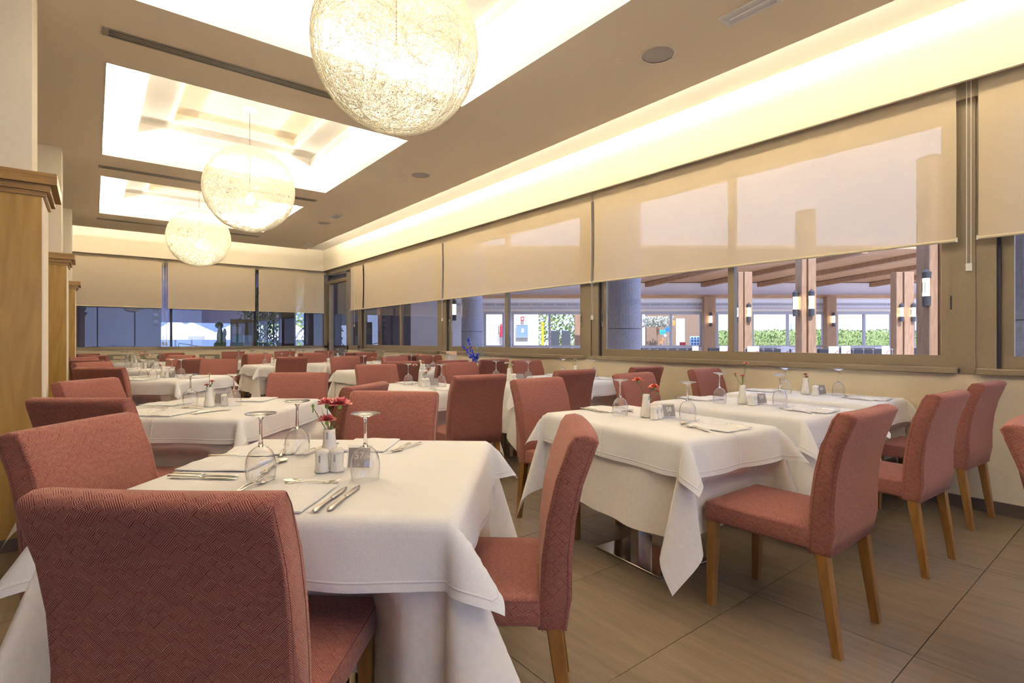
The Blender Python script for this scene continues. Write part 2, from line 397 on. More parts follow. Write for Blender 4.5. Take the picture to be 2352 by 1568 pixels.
# far wall window + blinds
w6 = struct('window_6', boxes([(-1.6, 4.93, Y1-.02, Y1+.08, .985, 1.045), (-1.6, 4.93, Y1, Y1+.08, 2.84, 2.92), (4.80, 4.90, Y1-.02, Y1+.08, 1.0, 2.92), (-1.6, -1.54, Y1, Y1+.08, 1.0, 2.9)]), ALU)
for x in (1.38, 3.12): obj('mullion', box(x-.02, x+.02, Y1, Y1+.06, 1.045, 2.84), DARK, w6)
for a, b in ((-1.54, 1.36), (1.40, 3.10), (3.14, 4.80)):
    obj('glass_pane', box(a, b, Y1+.03, Y1+.036, 1.045, 2.84), GLASS, w6)
def blind_f(x0, x1, lab, cord=None):
    b = thing('roller_blind', lab, 'blind', ((x0+x1)/2, 13.96, 1.90)); h = (x1-x0)/2
    bm = bmesh.new(); v = [bm.verts.new(p) for p in ((-h, 0, 0), (h, 0, 0), (h, 0, 1.14), (-h, 0, 1.14))]; bm.faces.new(v)
    obj('blind_fabric', bm, BLIND, b)
    obj('bottom_bar', tube([(-h, 0, 0), (h, 0, 0)], .011, 8), WBAR, b)
    obj('roller_tube', tube([(-h, .03, 1.16), (h, .03, 1.16)], .028, 8), WHITE, b)
    if cord:
        for dx in cord:
            o_ = dx-(x0+x1)/2
            obj('pull_cord', tube([(o_, -.01, 1.14), (o_, -.01, -.75)], .004, 5), WHITE, b)
            obj('cord_weight', box(o_-.02, o_+.02, -.02, 0, -.83, -.75, bevel=.003), WHITE, b)
blind_f(-1.5, 1.19, 'cream roller blind on the end wall nearest the wooden pillars', (1.215, 1.275))
blind_f(1.30, 3.09, 'middle cream roller blind on the end wall')
blind_f(3.17, 4.76, 'cream roller blind on the end wall beside the corner, palm behind it')

# pillars with wood cladding ------------------------------------------------
for k, (y, lab) in enumerate(((4.08, 'nearest wood-clad pillar with cream shaft, at the left frame edge'), (7.72, 'second wood-clad pillar with cream shaft, behind the nearest one'), (11.30, 'farthest wood-clad pillar with cream shaft, beside the end windows'))):
    p = thing('clad_pillar', lab, 'pillar', (-.62, y+.27, 0))
    obj('shaft', box(-.36, .34, -.19, .19, 0, 3.36), PILL, p)
    obj('wood_cladding', box(-.42, .385, -.235, .235, 0.0, 2.035), CHERRY, p)
    obj('lit_side_face', boxes([(.385, .391, -.235, .235, 0.02, 2.03)]), PILL, p)  # pale sheet over the cladding's side face, imitating light that falls on it
    obj('capital', boxes([(-.50, .455, -.285, .285, 2.10, 2.165), (-.465, .425, -.262, .262, 2.062, 2.10), (-.44, .405, -.245, .245, 2.035, 2.062)]), CAPW, p)
    obj('skirting', box(-.43, .395, -.245, .245, 0, .07), SKIRT, p)

# ceiling fittings ------------------------------------------------------------
for y, lab in ((1.02, 'long slotted ceiling vent at the top edge, before the nearest coffer'), (4.66, 'long slotted air vent between the nearest and second ceiling coffers'), (8.33, 'long slotted air vent between the second and third ceiling coffers'), (11.95, 'long slotted air vent beyond the farthest ceiling coffer')):
    v = thing('air_vent', lab, 'vent', (1.385, y, ZC))
    obj('frame', boxes([(-1.335, 1.335, -.06, -.048, -.006, 0), (-1.335, 1.335, .048, .06, -.006, 0), (-1.335, -1.30, -.048, .048, -.006, 0), (1.30, 1.335, -.048, .048, -.006, 0)]), VENTW, v)
    obj('backing', box(-1.30, 1.30, -.048, .048, -.0012, -.0002), DARK, v)
    for q in range(3): obj('slat', box(-1.30, 1.30, -.030+.0235*q, -.017+.0235*q, -.005, -.0013), VENTW, v)
for (x, y), lab in (((3.345, 2.44), 'nearest round grey ceiling speaker'), ((3.357, 6.154), 'middle round grey ceiling speaker'), ((3.34, 9.774), 'farthest round grey ceiling speaker')):
    s = thing('ceiling_speaker', lab, 'speaker', (x, y, ZC))
    obj('rim', lathe([(.118, 0), (.136, 0), (.136, -.005), (.118, -.008)], 32, cap=False), CEIL, s)
    obj('grille', lathe([(.001, -.004), (.118, -.004), (.118, -.0015), (.001, -.0015)], 32), GREYM, s)
for (x, y), lab in (((3.23, 2.70), 'thin flush disc in the ceiling beside the nearest speaker'), ((3.22, 6.40), 'thin flush disc in the ceiling beside the middle speaker')):
    tag(obj('detector_disc', lathe([(.036, 0), (.036, -.006), (.030, -.008)], 24), CEIL, loc=(x, y, ZC)), lab, 'detector')
TUBEM = mat('tube_glass', (0.9, 0.9, 0.88), 0.2)
for (x, y, sx, sy), lab in (((3.36, 1.74, .05, .16), 'recessed rectangular emergency light in the ceiling by the top edge'), ((3.336, 9.163, .05, .15), 'small recessed rectangular emergency light near the farthest speaker'), ((4.0-.16, 12.3, .05, .12), 'tiny rectangular emergency light by the far ceiling corner')):
    e = thing('emergency_light', lab, 'light', (x, y, ZC))
    bm = bmesh.new()
    for a in ((-sx-.02, sx+.02, -sy-.02, -sy), (-sx-.02, sx+.02, sy, sy+.02), (-sx-.02, -sx, -sy, sy), (sx, sx+.02, -sy, sy)): BX(bm, *a, -.012, 0)
    obj('housing', bm, WHITE, e)
    obj('reflector', box(-sx, sx, -sy, sy, -.003, -.0005), WHITE, e)
    obj('tube', tube([(0, -sy+.03, -.007), (0, sy-.03, -.007)], .006, 8), TUBEM, e)

# pendants -----------------------------------------------------------------
def strands(R=.47, n=430, seg=44, r=.0010):
    rnd = random.Random(3)
    me = bpy.data.meshes.new('woven_ball'); V = []; F = []
    for i in range(n):
        ax = Vector((rnd.gauss(0, 1), rnd.gauss(0, 1), rnd.gauss(0, 1))).normalized()
        h = rnd.uniform(-.62, .62)*R; rc = math.sqrt(R*R-h*h)
        u = ax.orthogonal().normalized(); v = ax.cross(u); ph = rnd.uniform(0, 6.28); wob = rnd.uniform(0, .05)
        jr = rnd.uniform(-.004, .004); base = len(V)
        for k in range(seg):
            t = 2*PI*k/seg
            p = (u*math.cos(t)+v*math.sin(t))*rc+ax*(h+wob*R*math.sin(3*t+ph))
            d = p.normalized(); p = d*(R+jr)
            tan = (-u*math.sin(t)+v*math.cos(t)); b = d.cross(tan).normalized()
            for q in range(3):
                a = 2*PI*q/3; V.append(p+(d*math.cos(a)+b*math.sin(a))*r)
        for k in range(seg):
            k2 = (k+1) % seg
            for q in range(3):
                q2 = (q+1) % 3
                F.append((base+3*k+q, base+3*k+q2, base+3*k2+q2, base+3*k2+q))
    me.from_pydata([tuple(v) for v in V], [], F); me.materials.append(STRAND)
    return me
BALL = strands()
plabs = ['woven ball pendant hanging behind the camera in its coffer', 'largest and nearest woven ball pendant lamp, cut by the top edge', 'middle woven ball pendant lamp hanging from its white ceiling rose', 'farthest and smallest woven ball pendant lamp near the end wall']
for c, lab in zip(CC, plabs):
    p = thing('pendant_lamp', lab, 'pendant lamp', (CXC, c, 3.80))
    obj('ceiling_rose', lathe([(.075, 0), (.08, -.012), (.065, -.032), (.02, -.045)], 28), WHITE, p, smooth=True)
    obj('cord', tube([(0, 0, -.04), (0, 0, -.90)], .0035, 6), mat('cord_grey', (.16, .12, .10), .6), p)
    obj('socket', lathe([(.018, -.98), (.02, -.90), (.012, -.88)], 14), mat('socket_metal', (.5, .48, .42), .3, .5), p)
    obj('bulb', sphere((0, 0, -1.035), .052, u=16, v=12), BULB, p, smooth=True)
    obj('woven_shade', BALL, None, p, loc=(0, 0, -.91))

# ================================================================== CHAIRS
def chair_back():
    rear = [(-.238, .375), (-.252, .47), (-.252, .58), (-.262, .69), (-.283, .79), (-.316, .88), (-.328, .908)]
    front = [(-.258, .925), (-.240, .90), (-.205, .80), (-.180, .69), (-.166, .58), (-.160, .47), (-.155, .375)]
    prof = rear+[(-.318, .922), (-.292, .930)]+front
    bm = bmesh.new(); w = .232
    xs_ = (-w, -w*.5, 0, w*.5, w)
    rings = []
    for x in xs_:
        c = 0.012*(1-(x/w)**2)          # back is slightly hollow
        rings.append([bm.verts.new((x, y-c*max(0, (z-.45))/.45, z)) for y, z in prof])
    n = len(prof)
    for A, B in zip(rings, rings[1:]):
        for i in range(n): bm.faces.new((A[i], A[(i+1) % n], B[(i+1) % n], B[i]))
    bm.faces.new(rings[0]); bm.faces.new(rings[-1])
    es = [e for e in bm.edges if abs(e.verts[0].co.x) > w-1e-4 and abs(e.verts[1].co.x) > w-1e-4 and abs(e.verts[0].co.x-e.verts[1].co.x) < 1e-4]
    bmesh.ops.bevel(bm, geom=es, offset=.011, segments=3, profile=.5, affect='EDGES')
    return boxuv(bm), rear, front
def chair_seat():
    bm = bmesh.new(); n = 8
    BX(bm, -.235, .235, -.165, .285, .385, .470)
    es = [e for e in bm.edges]
    bmesh.ops.bevel(bm, geom=es, offset=.012, segments=2, profile=.5, affect='EDGES')
    tops = [f for f in bm.faces if f.normal.z > .9 or all(v.co.z > .4695 for v in f.verts)]
    bm.normal_update()
    bmesh.ops.subdivide_edges(bm, edges=list({e for f in bm.faces if f.calc_center_median().z > .4699 for e in f.edges}), cuts=5, use_grid_fill=True)
    for v in bm.verts:
        if v.co.z > .4699:
            v.co.z += .016*max(0, 1-(v.co.x/.223)**2)*max(0, 1-((v.co.y-.06)/.213)**2)
    return boxuv(bm)
def make_chair(label, loc, rz):
    t = thing('dining_chair', label, 'chair', loc, rz, None)
    obj('seat', chair_seat(), FAB, t, smooth=True)
    b, rear, front = chair_back()
    bo = obj('backrest', b, FAB, t, smooth=True)
    for sx in (-1, 1):
        obj('seam', tube([(sx*.2322, y+.012, z) for y, z in rear]+[(sx*.2322, -.30, .915)], .0010, 5), SEAM, bo)
        obj('seam', tube([(sx*.2322, y-.012, z) for y, z in front], .0010, 5), SEAM, bo)
        obj('seam', tube([(sx*.2352, -.155, .460), (sx*.2352, .275, .460)], .0011, 5), SEAM, t)
    obj('seam', tube([(-.225, .2852, .460), (.225, .2852, .460)], .0011, 5), SEAM, t)
    for sx in (-1, 1):
        for (yt, yb) in ((.255, .265), (-.20, -.255)):
            bm = bmesh.new(); a, c = .023, .0165
            top = [bm.verts.new((sx*.205+dx*a, yt+dy*a, .392)) for dx, dy in ((-1, -1), (1, -1), (1, 1), (-1, 1))]
            bot = [bm.verts.new((sx*.205+dx*c, yb+dy*c, 0)) for dx, dy in ((-1, -1), (1, -1), (1, 1), (-1, 1))]
            bm.faces.new(top); bm.faces.new(bot)
            for i in range(4): bm.faces.new((top[i], top[(i+1) % 4], bot[(i+1) % 4], bot[i]))
            bmesh.ops.bevel(bm, geom=[e for e in bm.edges if abs(e.verts[0].co.z-e.verts[1].co.z) > .2], offset=.003, segments=1, affect='EDGES')
            obj('leg', bm, LEG, t)
    return t
_c0 = []; CH = []
def chair_at(tx_, ty_, deg, label):       # tx, ty: middle of the back's top edge
    a = math.radians(deg); fx, fy = -math.sin(a), math.cos(a)
    loc = (tx_+.305*fx, ty_+.305*fy, 0); CH.append((loc[0], loc[1], a))
    if not _c0: _c0.append(make_chair(label, loc, a)); return _c0[0]
    return dup(_c0[0], loc, a, label)

COLN = ['aisle-side column', 'middle column', 'window-side column']
ROWN = ['front row', 'second row', 'third row', 'fourth row', 'rear row']
chair_at(.076, 1.127, -41.4, 'foreground red patterned chair with its back to the camera at the foreground table')
chair_at(-.056, 2.29, -131, 'red patterned chair cut by the left frame edge, left side of the foreground table')
chair_at(1.25, 1.20, 49, 'red patterned chair seen side-on, right side of the foreground table')
chair_at(1.254, 2.57, 134.3, 'red patterned chair facing the camera across the foreground table, far side')
chair_at(-.06, 3.19, -40, 'red patterned chair, back to camera, at the diagonal table behind the foreground table')
chair_at(-.045, 4.64, -133, 'red patterned chair beside the nearest pillar, left side of second diagonal table')
chair_at(1.33, 3.09, 38, 'angled red patterned chair on the near right side of the second diagonal table')
chair_at(1.34, 4.52, 148, 'red patterned chair facing the camera on the far side of the second diagonal table')
chair_at(.04, 6.58, -36, 'red patterned chair, back to camera, at the third diagonal table')
chair_at(-.02, 8.22, -140, 'red patterned chair at the left side of the third diagonal table')
chair_at(1.40, 8.40, 158, 'red patterned chair on the far side of the third diagonal table')
chair_at(-.08, 9.15, -40, 'red patterned chair, back to camera, at the fourth diagonal table')
chair_at(-.14, 10.70, -138, 'red patterned chair at the left side of the fourth diagonal table')
chair_at(1.16, 9.10, 46, 'red patterned chair on the near right side of the fourth diagonal table')
chair_at(1.24, 11.0, 140, 'red patterned chair on the far side of the fourth diagonal table')
chair_at(.0, 11.7, -42, 'red patterned chair, back to camera, at the farthest diagonal table')
chair_at(-.10, 13.2, -138, 'red patterned chair at the left of the farthest diagonal table, by the third pillar')
chair_at(1.32, 13.1, 140, 'red patterned chair between the farthest diagonal table and the end wall')
GRID = {  # row: (near chairs, tables, far chairs) positions
 0: ([(2.407, .745, 0), (3.49, .725, -2.8), (4.54, .74, -4)], [(2.44, 1.823, -6), (3.47, 1.80, -3), (4.485, 1.81, -1)], [(2.46, 2.83, 183), (3.46, 2.78, 182), (4.50, 2.78, 181)]),
 1: ([(2.36, 3.36, -4), (3.43, 3.38, -2), (4.42, 3.34, -1)], [(2.44, 4.43, -4), (3.50, 4.43, -2), (4.48, 4.40, -1)], [(2.44, 5.50, 180), (3.46, 5.40, 179), (4.52, 5.40, 178)]),
 2: ([(3.05, 6.04, 0), (3.78, 6.02, 1), (4.42, 5.95, -3)], [(3.12, 7.10, 0), (3.86, 7.06, 0), (4.50, 7.06, 0)], [(3.12, 8.20, 180), (3.93, 8.12, 181), (4.64, 8.22, 180)]),
 3: ([(2.50, 8.80, 0), (3.50, 8.78, 0), (4.52, 8.60, 0)], [(2.44, 9.78, 0), (3.55, 9.78, 0), (4.52, 9.75, 0)], [(2.50, 10.9, 184), (3.48, 10.82, 182), (4.56, 10.75, 180)]),
 4: ([(2.50, 11.28, 0), (3.55, 11.25, 0), (4.42, 10.98, 0)], [(2.50, 12.25, 0), (3.55, 12.25, 0), (4.45, 12.1, 0)], [(2.50, 13.40, 180), (3.57, 13.2, 180), (4.48, 13.12, 180)]),
}
TNAME = {}
for r in GRID:
    for c in range(3):
        nm = 'the %s table, %s' % (ROWN[r].replace(' row', '-row'), COLN[c])
        TNAME[r, c] = nm
        n_, t_, f_ = GRID[r][0][c], GRID[r][1][c], GRID[r][2][c]
        chair_at(*n_, 'red patterned chair, back to camera, near end of %s' % nm)
        chair_at(*f_, 'red patterned chair facing the camera, far end of %s' % nm)
chair_at(2.53, .335, 180, 'red patterned chair cut off by the right frame edge in the foreground')

# grey moulded chairs by the end wall
GREYP = mat('grey_plastic', (0.22, 0.20, 0.15), 0.5)
def grey_chair(loc, rz, label):
    t = thing('grey_chair', label, 'chair', loc, rz)
    bm = bmesh.new()
    for a in ((-.2, .2, .78, .80), (-.2, .2, .86, .895), (-.2, -.10, .80, .86), (.10, .2, .80, .86)): BX(bm, a[0], a[1], -.22, -.20, a[2], a[3])
    obj('backrest', bm, GREYP, t)
    obj('back_post', boxes([(-.2, -.17, -.22, -.195, .0, .78), (.17, .2, -.22, -.195, .0, .78)]), GREYP, t)
    obj('seat', box(-.2, .2, -.2, .2, .43, .46, bevel=.008), GREYP, t)
    for sx in (-1, 1): obj('leg', tube([(sx*.18, .18, .43), (sx*.19, .2, 0)], .014, 8), GREYP, t)
grey_chair((.42, 13.45, 0), PI, 'grey chair with hand slot by the end wall, left of the farthest flowers')
grey_chair((.98, 13.5, 0), PI, 'grey chair with hand slot behind the farthest diagonal table, mostly hidden by glasses')
grey_chair((1.80, 12.4, 0), 2.6, 'grey chair top showing beyond the fourth diagonal table, right of the chairs')

# ================================================================== TABLES
def smooth01(t): t = max(0, min(1, t)); return t*t*(3-2*t)
def cloth(bx, by, d, top, seed, A=.40, B=.14, flare=.06, amp=.02, kf=3.0, off=.006, step=.03, cornerA=None, thick=0):
    rnd = random.Random(seed)
    ph = [rnd.uniform(0, 6.28) for _ in range(8)]; kk = [rnd.uniform(.8, 1.25)*kf for _ in range(4)]
    cA = cornerA or [A*rnd.uniform(.8, 1.25) for _ in range(4)]; cL = [rnd.uniform(-.22, .22) for _ in range(4)]
    def axis(b):
        n1 = max(4, int(2*b/(step*1.6))); n2 = max(5, int(d/step))
        a = [-b-d*(1-i/n2) for i in range(n2)]+[-b+2*b*i/n1 for i in range(n1+1)]+[b+d*(i+1)/n2 for i in range(n2)]
        return a
    ax, ay = axis(bx), axis(by)
    RR = .012
    def side(p, along, half, idx):      # overhang p on one side -> (out, down)
        arc = RR*PI/2
        if p < arc: out, dn = RR*math.sin(p/RR), RR*(1-math.cos(p/RR))
        else: out, dn = RR, RR+(p-arc)
        f = p/d if d else 0
        win = smooth01((half-abs(along))/.10)
        w_ = amp*(f**1.3)*(0.9+math.sin(kk[idx]*along*2*PI+ph[idx])+.5*math.sin(kk[idx]*2.3*along*2*PI+ph[idx+4]))*win
        w_ = w_*.6
        return out+off*min(1, f*6)+flare*dn+w_, dn*math.sqrt(1-min(.5, flare)**2)
    bm = bmesh.new(); g = []; hem = {}; uvl = bm.loops.layers.uv.new('hem')
    for s in ax:
        row = []
        for t in ay:
            p, q = abs(s)-bx, abs(t)-by
            sx, sy = (1 if s > 0 else -1), (1 if t > 0 else -1)
            if p <= 1e-9 and q <= 1e-9: P = (s, t, top)
            elif q <= 1e-9:
                o_, dn = side(p, t, by, 0 if sx > 0 else 1); P = (sx*(bx+o_), t, top-dn)
            elif p <= 1e-9:
                o_, dn = side(q, s, bx, 2 if sy > 0 else 3); P = (s, sy*(by+o_), top-dn)
            else:
                rho = math.hypot(p, q); phi = math.atan2(q, p)
                ci = (0 if sx > 0 else 1)+(0 if sy > 0 else 2)
                a_ = cA[ci]*math.sin(2*phi); l_ = B*math.sin(4*phi)+cL[ci]*math.sin(2*phi)**2
                arc = RR*PI/2
                k = max(0, rho-arc*.8)
                o1 = min(rho, RR*math.sin(min(rho, arc)/RR)+0)
                fade = min(1, rho/.06)
                a_ *= fade; l_ *= fade
                dz = (RR*(1-math.cos(min(rho, arc)/RR)) if rho < arc else RR+(rho-arc))*math.sqrt(max(.05, 1-a_*a_-l_*l_))
                ox = (o1+off*min(1, rho/d*6)+flare*dz)*math.cos(phi)+rho*(a_+l_)/1.4142
                oy = (o1+off*min(1, rho/d*6)+flare*dz)*math.sin(phi)+rho*(a_-l_)/1.4142
                P = (sx*(bx+ox), sy*(by+oy), top-dz)
            vv = bm.verts.new(P); hem[vv] = min(bx+d-abs(s), by+d-abs(t)); row.append(vv)
        g.append(row)
    for i in range(len(ax)-1):
        for j in range(len(ay)-1): bm.faces.new((g[i][j], g[i+1][j], g[i+1][j+1], g[i][j+1]))
    for v in bm.verts:
        if v.co.z < .008: v.co.z = .008
    for f in bm.faces:
        for l in f.loops: l[uvl].uv = (hem[l.vert], 0)
    return bm
TABLETOP = mat('table_top', (.35, .2, .1), .5)
def tuck(bm, x, y, a):                 # the cloth gives way to the seats pushed under it and to the wall
    ca, sa = math.cos(a), math.sin(a)
    near = [c for c in CH if math.hypot(c[0]-x, c[1]-y) < 1.3]
    for v in bm.verts:
        wx, wy = x+v.co.x*ca-v.co.y*sa, y+v.co.x*sa+v.co.y*ca
        for (px, py, b) in near:
            fx, fy = -math.sin(b), math.cos(b); dx, dy = wx-px, wy-py
            lx, ly = dx*fy-dy*fx, dx*fx+dy*fy
            if v.co.z < .60 and -.25 < ly < .31 and abs(lx) < .34:
                k = smooth01((.60-v.co.z)/.09)*smooth01((.34-abs(lx))/.09)
                m_ = (.31-ly)*k
                wx += fx*m_; wy += fy*m_
        wx = min(wx, 4.862 if v.co.z > .1 else 4.85)
        dx, dy = wx-x, wy-y
        v.co.x, v.co.y = dx*ca+dy*sa, -dx*sa+dy*ca
    return bm
def table(x, y, deg, hx, hy, name, seed, drop, udrop, label):
    a = math.radians(deg)
    t = thing('dining_table', label, 'table', (x, y, 0), a)
    obj('tabletop', box(-hx, hx, -hy, hy, .722, .752, bevel=.004), TABLETOP, t)
    obj('column', boxes([(-.05, .05, -.11, -.05, .014, .722), (-.05, .05, .05, .11, .014, .722)]), CHROME, t)
    obj('base_plate', box(-.2, .2, -.24, .24, 0, .014, bevel=.003), CHROME, t)
    st = .022 if seed < 7 else .045
    u = obj('under_cloth', tuck(cloth(hx+.002, hy+.002, udrop, .7545, seed, A=.30 if seed < 3 else .22, B=.15, flare=.03, amp=.035, kf=1.5, off=.002, step=st), x, y, a), UNDER, loc=(x, y, 0), rz=a, smooth=True)
    tag(u, 'ivory under-cloth hanging low below the white top cloth of %s' % name, 'tablecloth')
    c = obj('top_cloth', tuck(cloth(hx+.005, hy+.005, drop, .7585, seed+50, A=.46, B=.15, flare=.10, amp=.018, kf=1.4, off=.012, step=st*.8, cornerA=[.56, .45, .44, .5] if seed == 1 else None), x, y, a), CLOTH, loc=(x, y, 0), rz=a, smooth=True)
    tag(c, 'white short top cloth with pointed corners on %s' % name, 'tablecloth')
    return a
# ------------------------------------------------------------------ tableware prototypes (children share meshes)
def prof_glass():
    g = thing('wine_glass', '', 'glass')
    out = [(.0405, 0), (.0430, .014), (.0452, .034), (.0450, .052), (.0415, .072), (.0330, .090), (.0200, .102), (.0080, .108)]
    bm = lathe(out+[(.0074, .1065)]+[(r-.0009, z+.0004) for r, z in reversed(out[:-1])], 28, cap=False)
    obj('bowl', bm, BOWL, g, smooth=True)
    obj('stem', lathe([(.0078, .1070), (.0060, .120), (.0045, .145), (.0042, .170), (.0050, .188), (.0085, .196)], 14), STEM, g, smooth=True)
    obj('foot', lathe([(.0088, .196), (.020, .2015), (.045, .2075), (.0465, .2095), (.045, .2105), (.001, .2108)], 30), STEM, g, smooth=True)
    return g
def ff(name, bm, m, t, sm=True): return obj(name, bm, m, t, smooth=sm)
def strip(pts, th=.0018):           # pts: (y, halfwidth, z) -> thin plate along y
    bm = bmesh.new(); R_ = []
    for y, w_, z in pts:
        R_.append([bm.verts.new((-w_, y, z)), bm.verts.new((0, y, z+th*.9)), bm.verts.new((w_, y, z)), bm.verts.new((0, y, z-th*.4))])
    for A, B_ in zip(R_, R_[1:]):
        for k in range(4): bm.faces.new((A[k], A[(k+1) % 4], B_[(k+1) % 4], B_[k]))
    bm.faces.new(R_[0]); bm.faces.new(R_[-1]); return bm
def prof_fork(s=1.0):
    t = thing('fork', '', 'fork')
    ff('handle', strip([(-.100*s, .006, .003), (-.085*s, .0095, .004), (-.05*s, .006, .006), (0, .0035, .009), (.03*s, .0035, .006), (.040*s, .009, .003)], .002), STEEL, t)
    bm = bmesh.new()
    R1 = strip([(.038*s, .0085, .003), (.050*s, .0125, .0015), (.060*s, .0125, .0025)], .0016)
    me = bpy.data.meshes.new('tmp'); R1.to_mesh(me); bm.from_mesh(me); R1.free()
    for k in range(4):
        x = -.0105+.007*k
        tube([(x, .058*s, .0025), (x, .08*s, .004), (x*.97, .100*s, .009)], .0013, 5, bm, .0008)
    ff('tines', bm, STEEL, t)
    return t
def prof_knife():
    t = thing('knife', '', 'knife')
    ff('handle', strip([(-.115, .006, .005), (-.10, .0095, .006), (-.06, .0075, .006), (-.01, .0065, .006), (0, .0075, .005)], .004), STEEL, t)
    ff('blade', strip([(0, .006, .004), (.015, .009, .004), (.07, .0105, .0035), (.10, .0085, .003), (.118, .002, .003)], .0014), STEEL, t)
    return t
def prof_spoon():
    t = thing('spoon', '', 'spoon')
    ff('handle', strip([(-.09, .005, .003), (-.075, .0085, .004), (-.03, .0045, .007), (.02, .003, .008), (.032, .004, .006)], .002), STEEL, t)
    bm = bmesh.new(); rr = []
    for i in range(5):
        q = (i+.001)/4; n = 16
        rr.append([bm.verts.new((.0165*q*math.cos(2*PI*k/n), .055+.027*q*math.sin(2*PI*k/n), .001+.007*q*q)) for k in range(n)])
    for A, B_ in zip(rr, rr[1:]):
        for k in range(16): bm.faces.new((A[k], A[(k+1) % 16], B_[(k+1) % 16], B_[k]))
    ff('spoon_bowl', bm, STEEL, t)
    return t
def prof_napkin():
    t = thing('napkin', '', 'napkin'); bm = bmesh.new()
    n = 8
    for lay, dz in ((0, 0), (1, .004)):
        g = [[bm.verts.new((-.098+.196*i/n, -.125+.25*j/n, .0012+dz+(.0035 if lay else 0)*math.sin(PI*i/n)*.8+.001*math.sin(i*1.7+j))) for j in range(n+1)] for i in range(n+1)]
        for i in range(n):
            for j in range(n): bm.faces.new((g[i][j], g[i+1][j], g[i+1][j+1], g[i][j+1]))
        if lay:
            for i in range(n): bm.faces.new((g0[i][0], g0[i+1][0], g[i+1][0], g[i][0])); bm.faces.new((g0[i][n], g0[i+1][n], g[i+1][n], g[i][n])); bm.faces.new((g0[0][i], g0[0][i+1], g[0][i+1], g[0][i])); bm.faces.new((g0[n][i], g0[n][i+1], g[n][i+1], g[n][i]))
        g0 = g
    obj('folded_cloth', bm, CLOTH, t, smooth=False)
    return t
def prof_vase():
    t = thing('bud_vase', '', 'vase')
    ff('body', lathe([(.024, 0), (.029, .002), (.032, .012), (.031, .028), (.026, .055), (.0215, .09), (.0195, .115), (.0195, .131), (.0165, .131), (.0165, .10), (.001, .02)], 28), PORC, t)
    obj('printed_mark', box(-.0035, .0035, -.0222, -.0196, .098, .122), MARK, t)
    return t
def prof_shaker():
    t = thing('salt_shaker', '', 'shaker')
    ff('body', lathe([(.0225, 0), (.0245, .002), (.0245, .006), (.0215, .010), (.0212, .060), (.0235, .064), (.0235, .068), (.018, .075), (.001, .079)], 28), PORC, t)
    obj('printed_mark', box(-.003, .003, -.0222, -.0205, .035, .058), MARK, t)
    return t
def text_mesh(s, size):
    cu = bpy.data.curves.new('txt', 'FONT'); cu.body = s; cu.size = size; cu.align_x = 'CENTER'; cu.extrude = .0003
    o = bpy.data.objects.new('txt', cu); COL.objects.link(o)
    dg = bpy.context.evaluated_depsgraph_get(); me = bpy.data.meshes.new_from_object(o.evaluated_get(dg))
    bpy.data.objects.remove(o); return me
def stand(x, y, rz, num, name):
    t = thing('number_stand', 'clear stand with grey card%s on %s' % ((' reading %s' % num) if num else '', name), 'table number', (x, y, .7605), rz)
    bm = bmesh.new(); tl = math.radians(20); h, w_ = .080, .042
    v = [bm.verts.new(p) for p in ((-w_, -.022, 0), (w_, -.022, 0), (w_, .022, 0), (-w_, .022, 0), (-w_, 0, h), (w_, 0, h))]
    for f in ((0, 1, 2, 3), (0, 1, 5, 4), (2, 3, 4, 5), (0, 3, 4), (1, 2, 5)): bm.faces.new([v[i] for i in f])
    obj('acrylic_wedge', bm, ACRYL, t)
    ang = math.atan2(.022, h)
    def slab(w0, z0, z1, k, m, nm, par):
        bm = bmesh.new(); vs = []
        for zz, kk_ in ((z0, 0), (z1, 0)):
            yy_ = -.022+.022*zz/h-.0012*k
            for xx_ in (-w0, w0):
                for e in (0, .0006): vs.append(bm.verts.new((xx_, yy_+e, zz)))
        for f in ((0, 1, 3, 2), (4, 5, 7, 6), (0, 1, 5, 4), (2, 3, 7, 6), (0, 2, 6, 4), (1, 3, 7, 5)): bm.faces.new([vs[i] for i in f])
        return obj(nm, bm, m, par)
    c = slab(.037, .008, .072, 1, CARD, 'card', t)
    if num:
        for body, sz, zz in ((num, .034, .036), ('II:', .010, .015)):
            o_ = obj('lettering', text_mesh(body, sz), None, c)
            o_.data.materials.clear(); o_.data.materials.append(CARDT)
            o_.rotation_euler = (PI/2-ang, 0, 0); o_.location = (0, -.022+.022*zz/h-.0019, zz)
    return t
PROTO = {}
def item(kind, tab, lx, ly, lrz, label, dz=0.0):
    x, y, a = tab
    X_, Y_ = x+lx*math.cos(a)-ly*math.sin(a), y+lx*math.sin(a)+ly*math.cos(a)
    rz = a+lrz if not isinstance(lrz, tuple) else lrz[0]
    loc = (X_, Y_, .7606+dz)
    if kind not in PROTO:
        PROTO[kind] = {'glass': prof_glass, 'fork': prof_fork, 'dessert': lambda: prof_fork(.8), 'knife': prof_knife, 'spoon': prof_spoon, 'napkin': prof_napkin, 'vase': prof_vase, 'shaker': prof_shaker}[kind]()
        o = PROTO[kind]; o.location = loc; o.rotation_euler = (0, 0, rz); o['label'] = label; return o
    return dup(PROTO[kind], loc, rz, label)
PET = {}
def pmat(c, edge):
    k = (c, edge)
    if k not in PET:
        m = mat('carnation_petals', c, 0.7)
        b = m.node_tree.nodes['Principled BSDF']
        vc = N(m, 'ShaderNodeVertexColor'); vc.layer_name = 'edge'
        mx = N(m, 'ShaderNodeMix', data_type='RGBA'); L(m, vc.outputs[0], mx.inputs[0])
        mx.inputs[6].default_value = (*c, 1); mx.inputs[7].default_value = (*edge, 1); L(m, mx.outputs[2], b.inputs['Base Color'])
        PET[k] = m
    return PET[k]
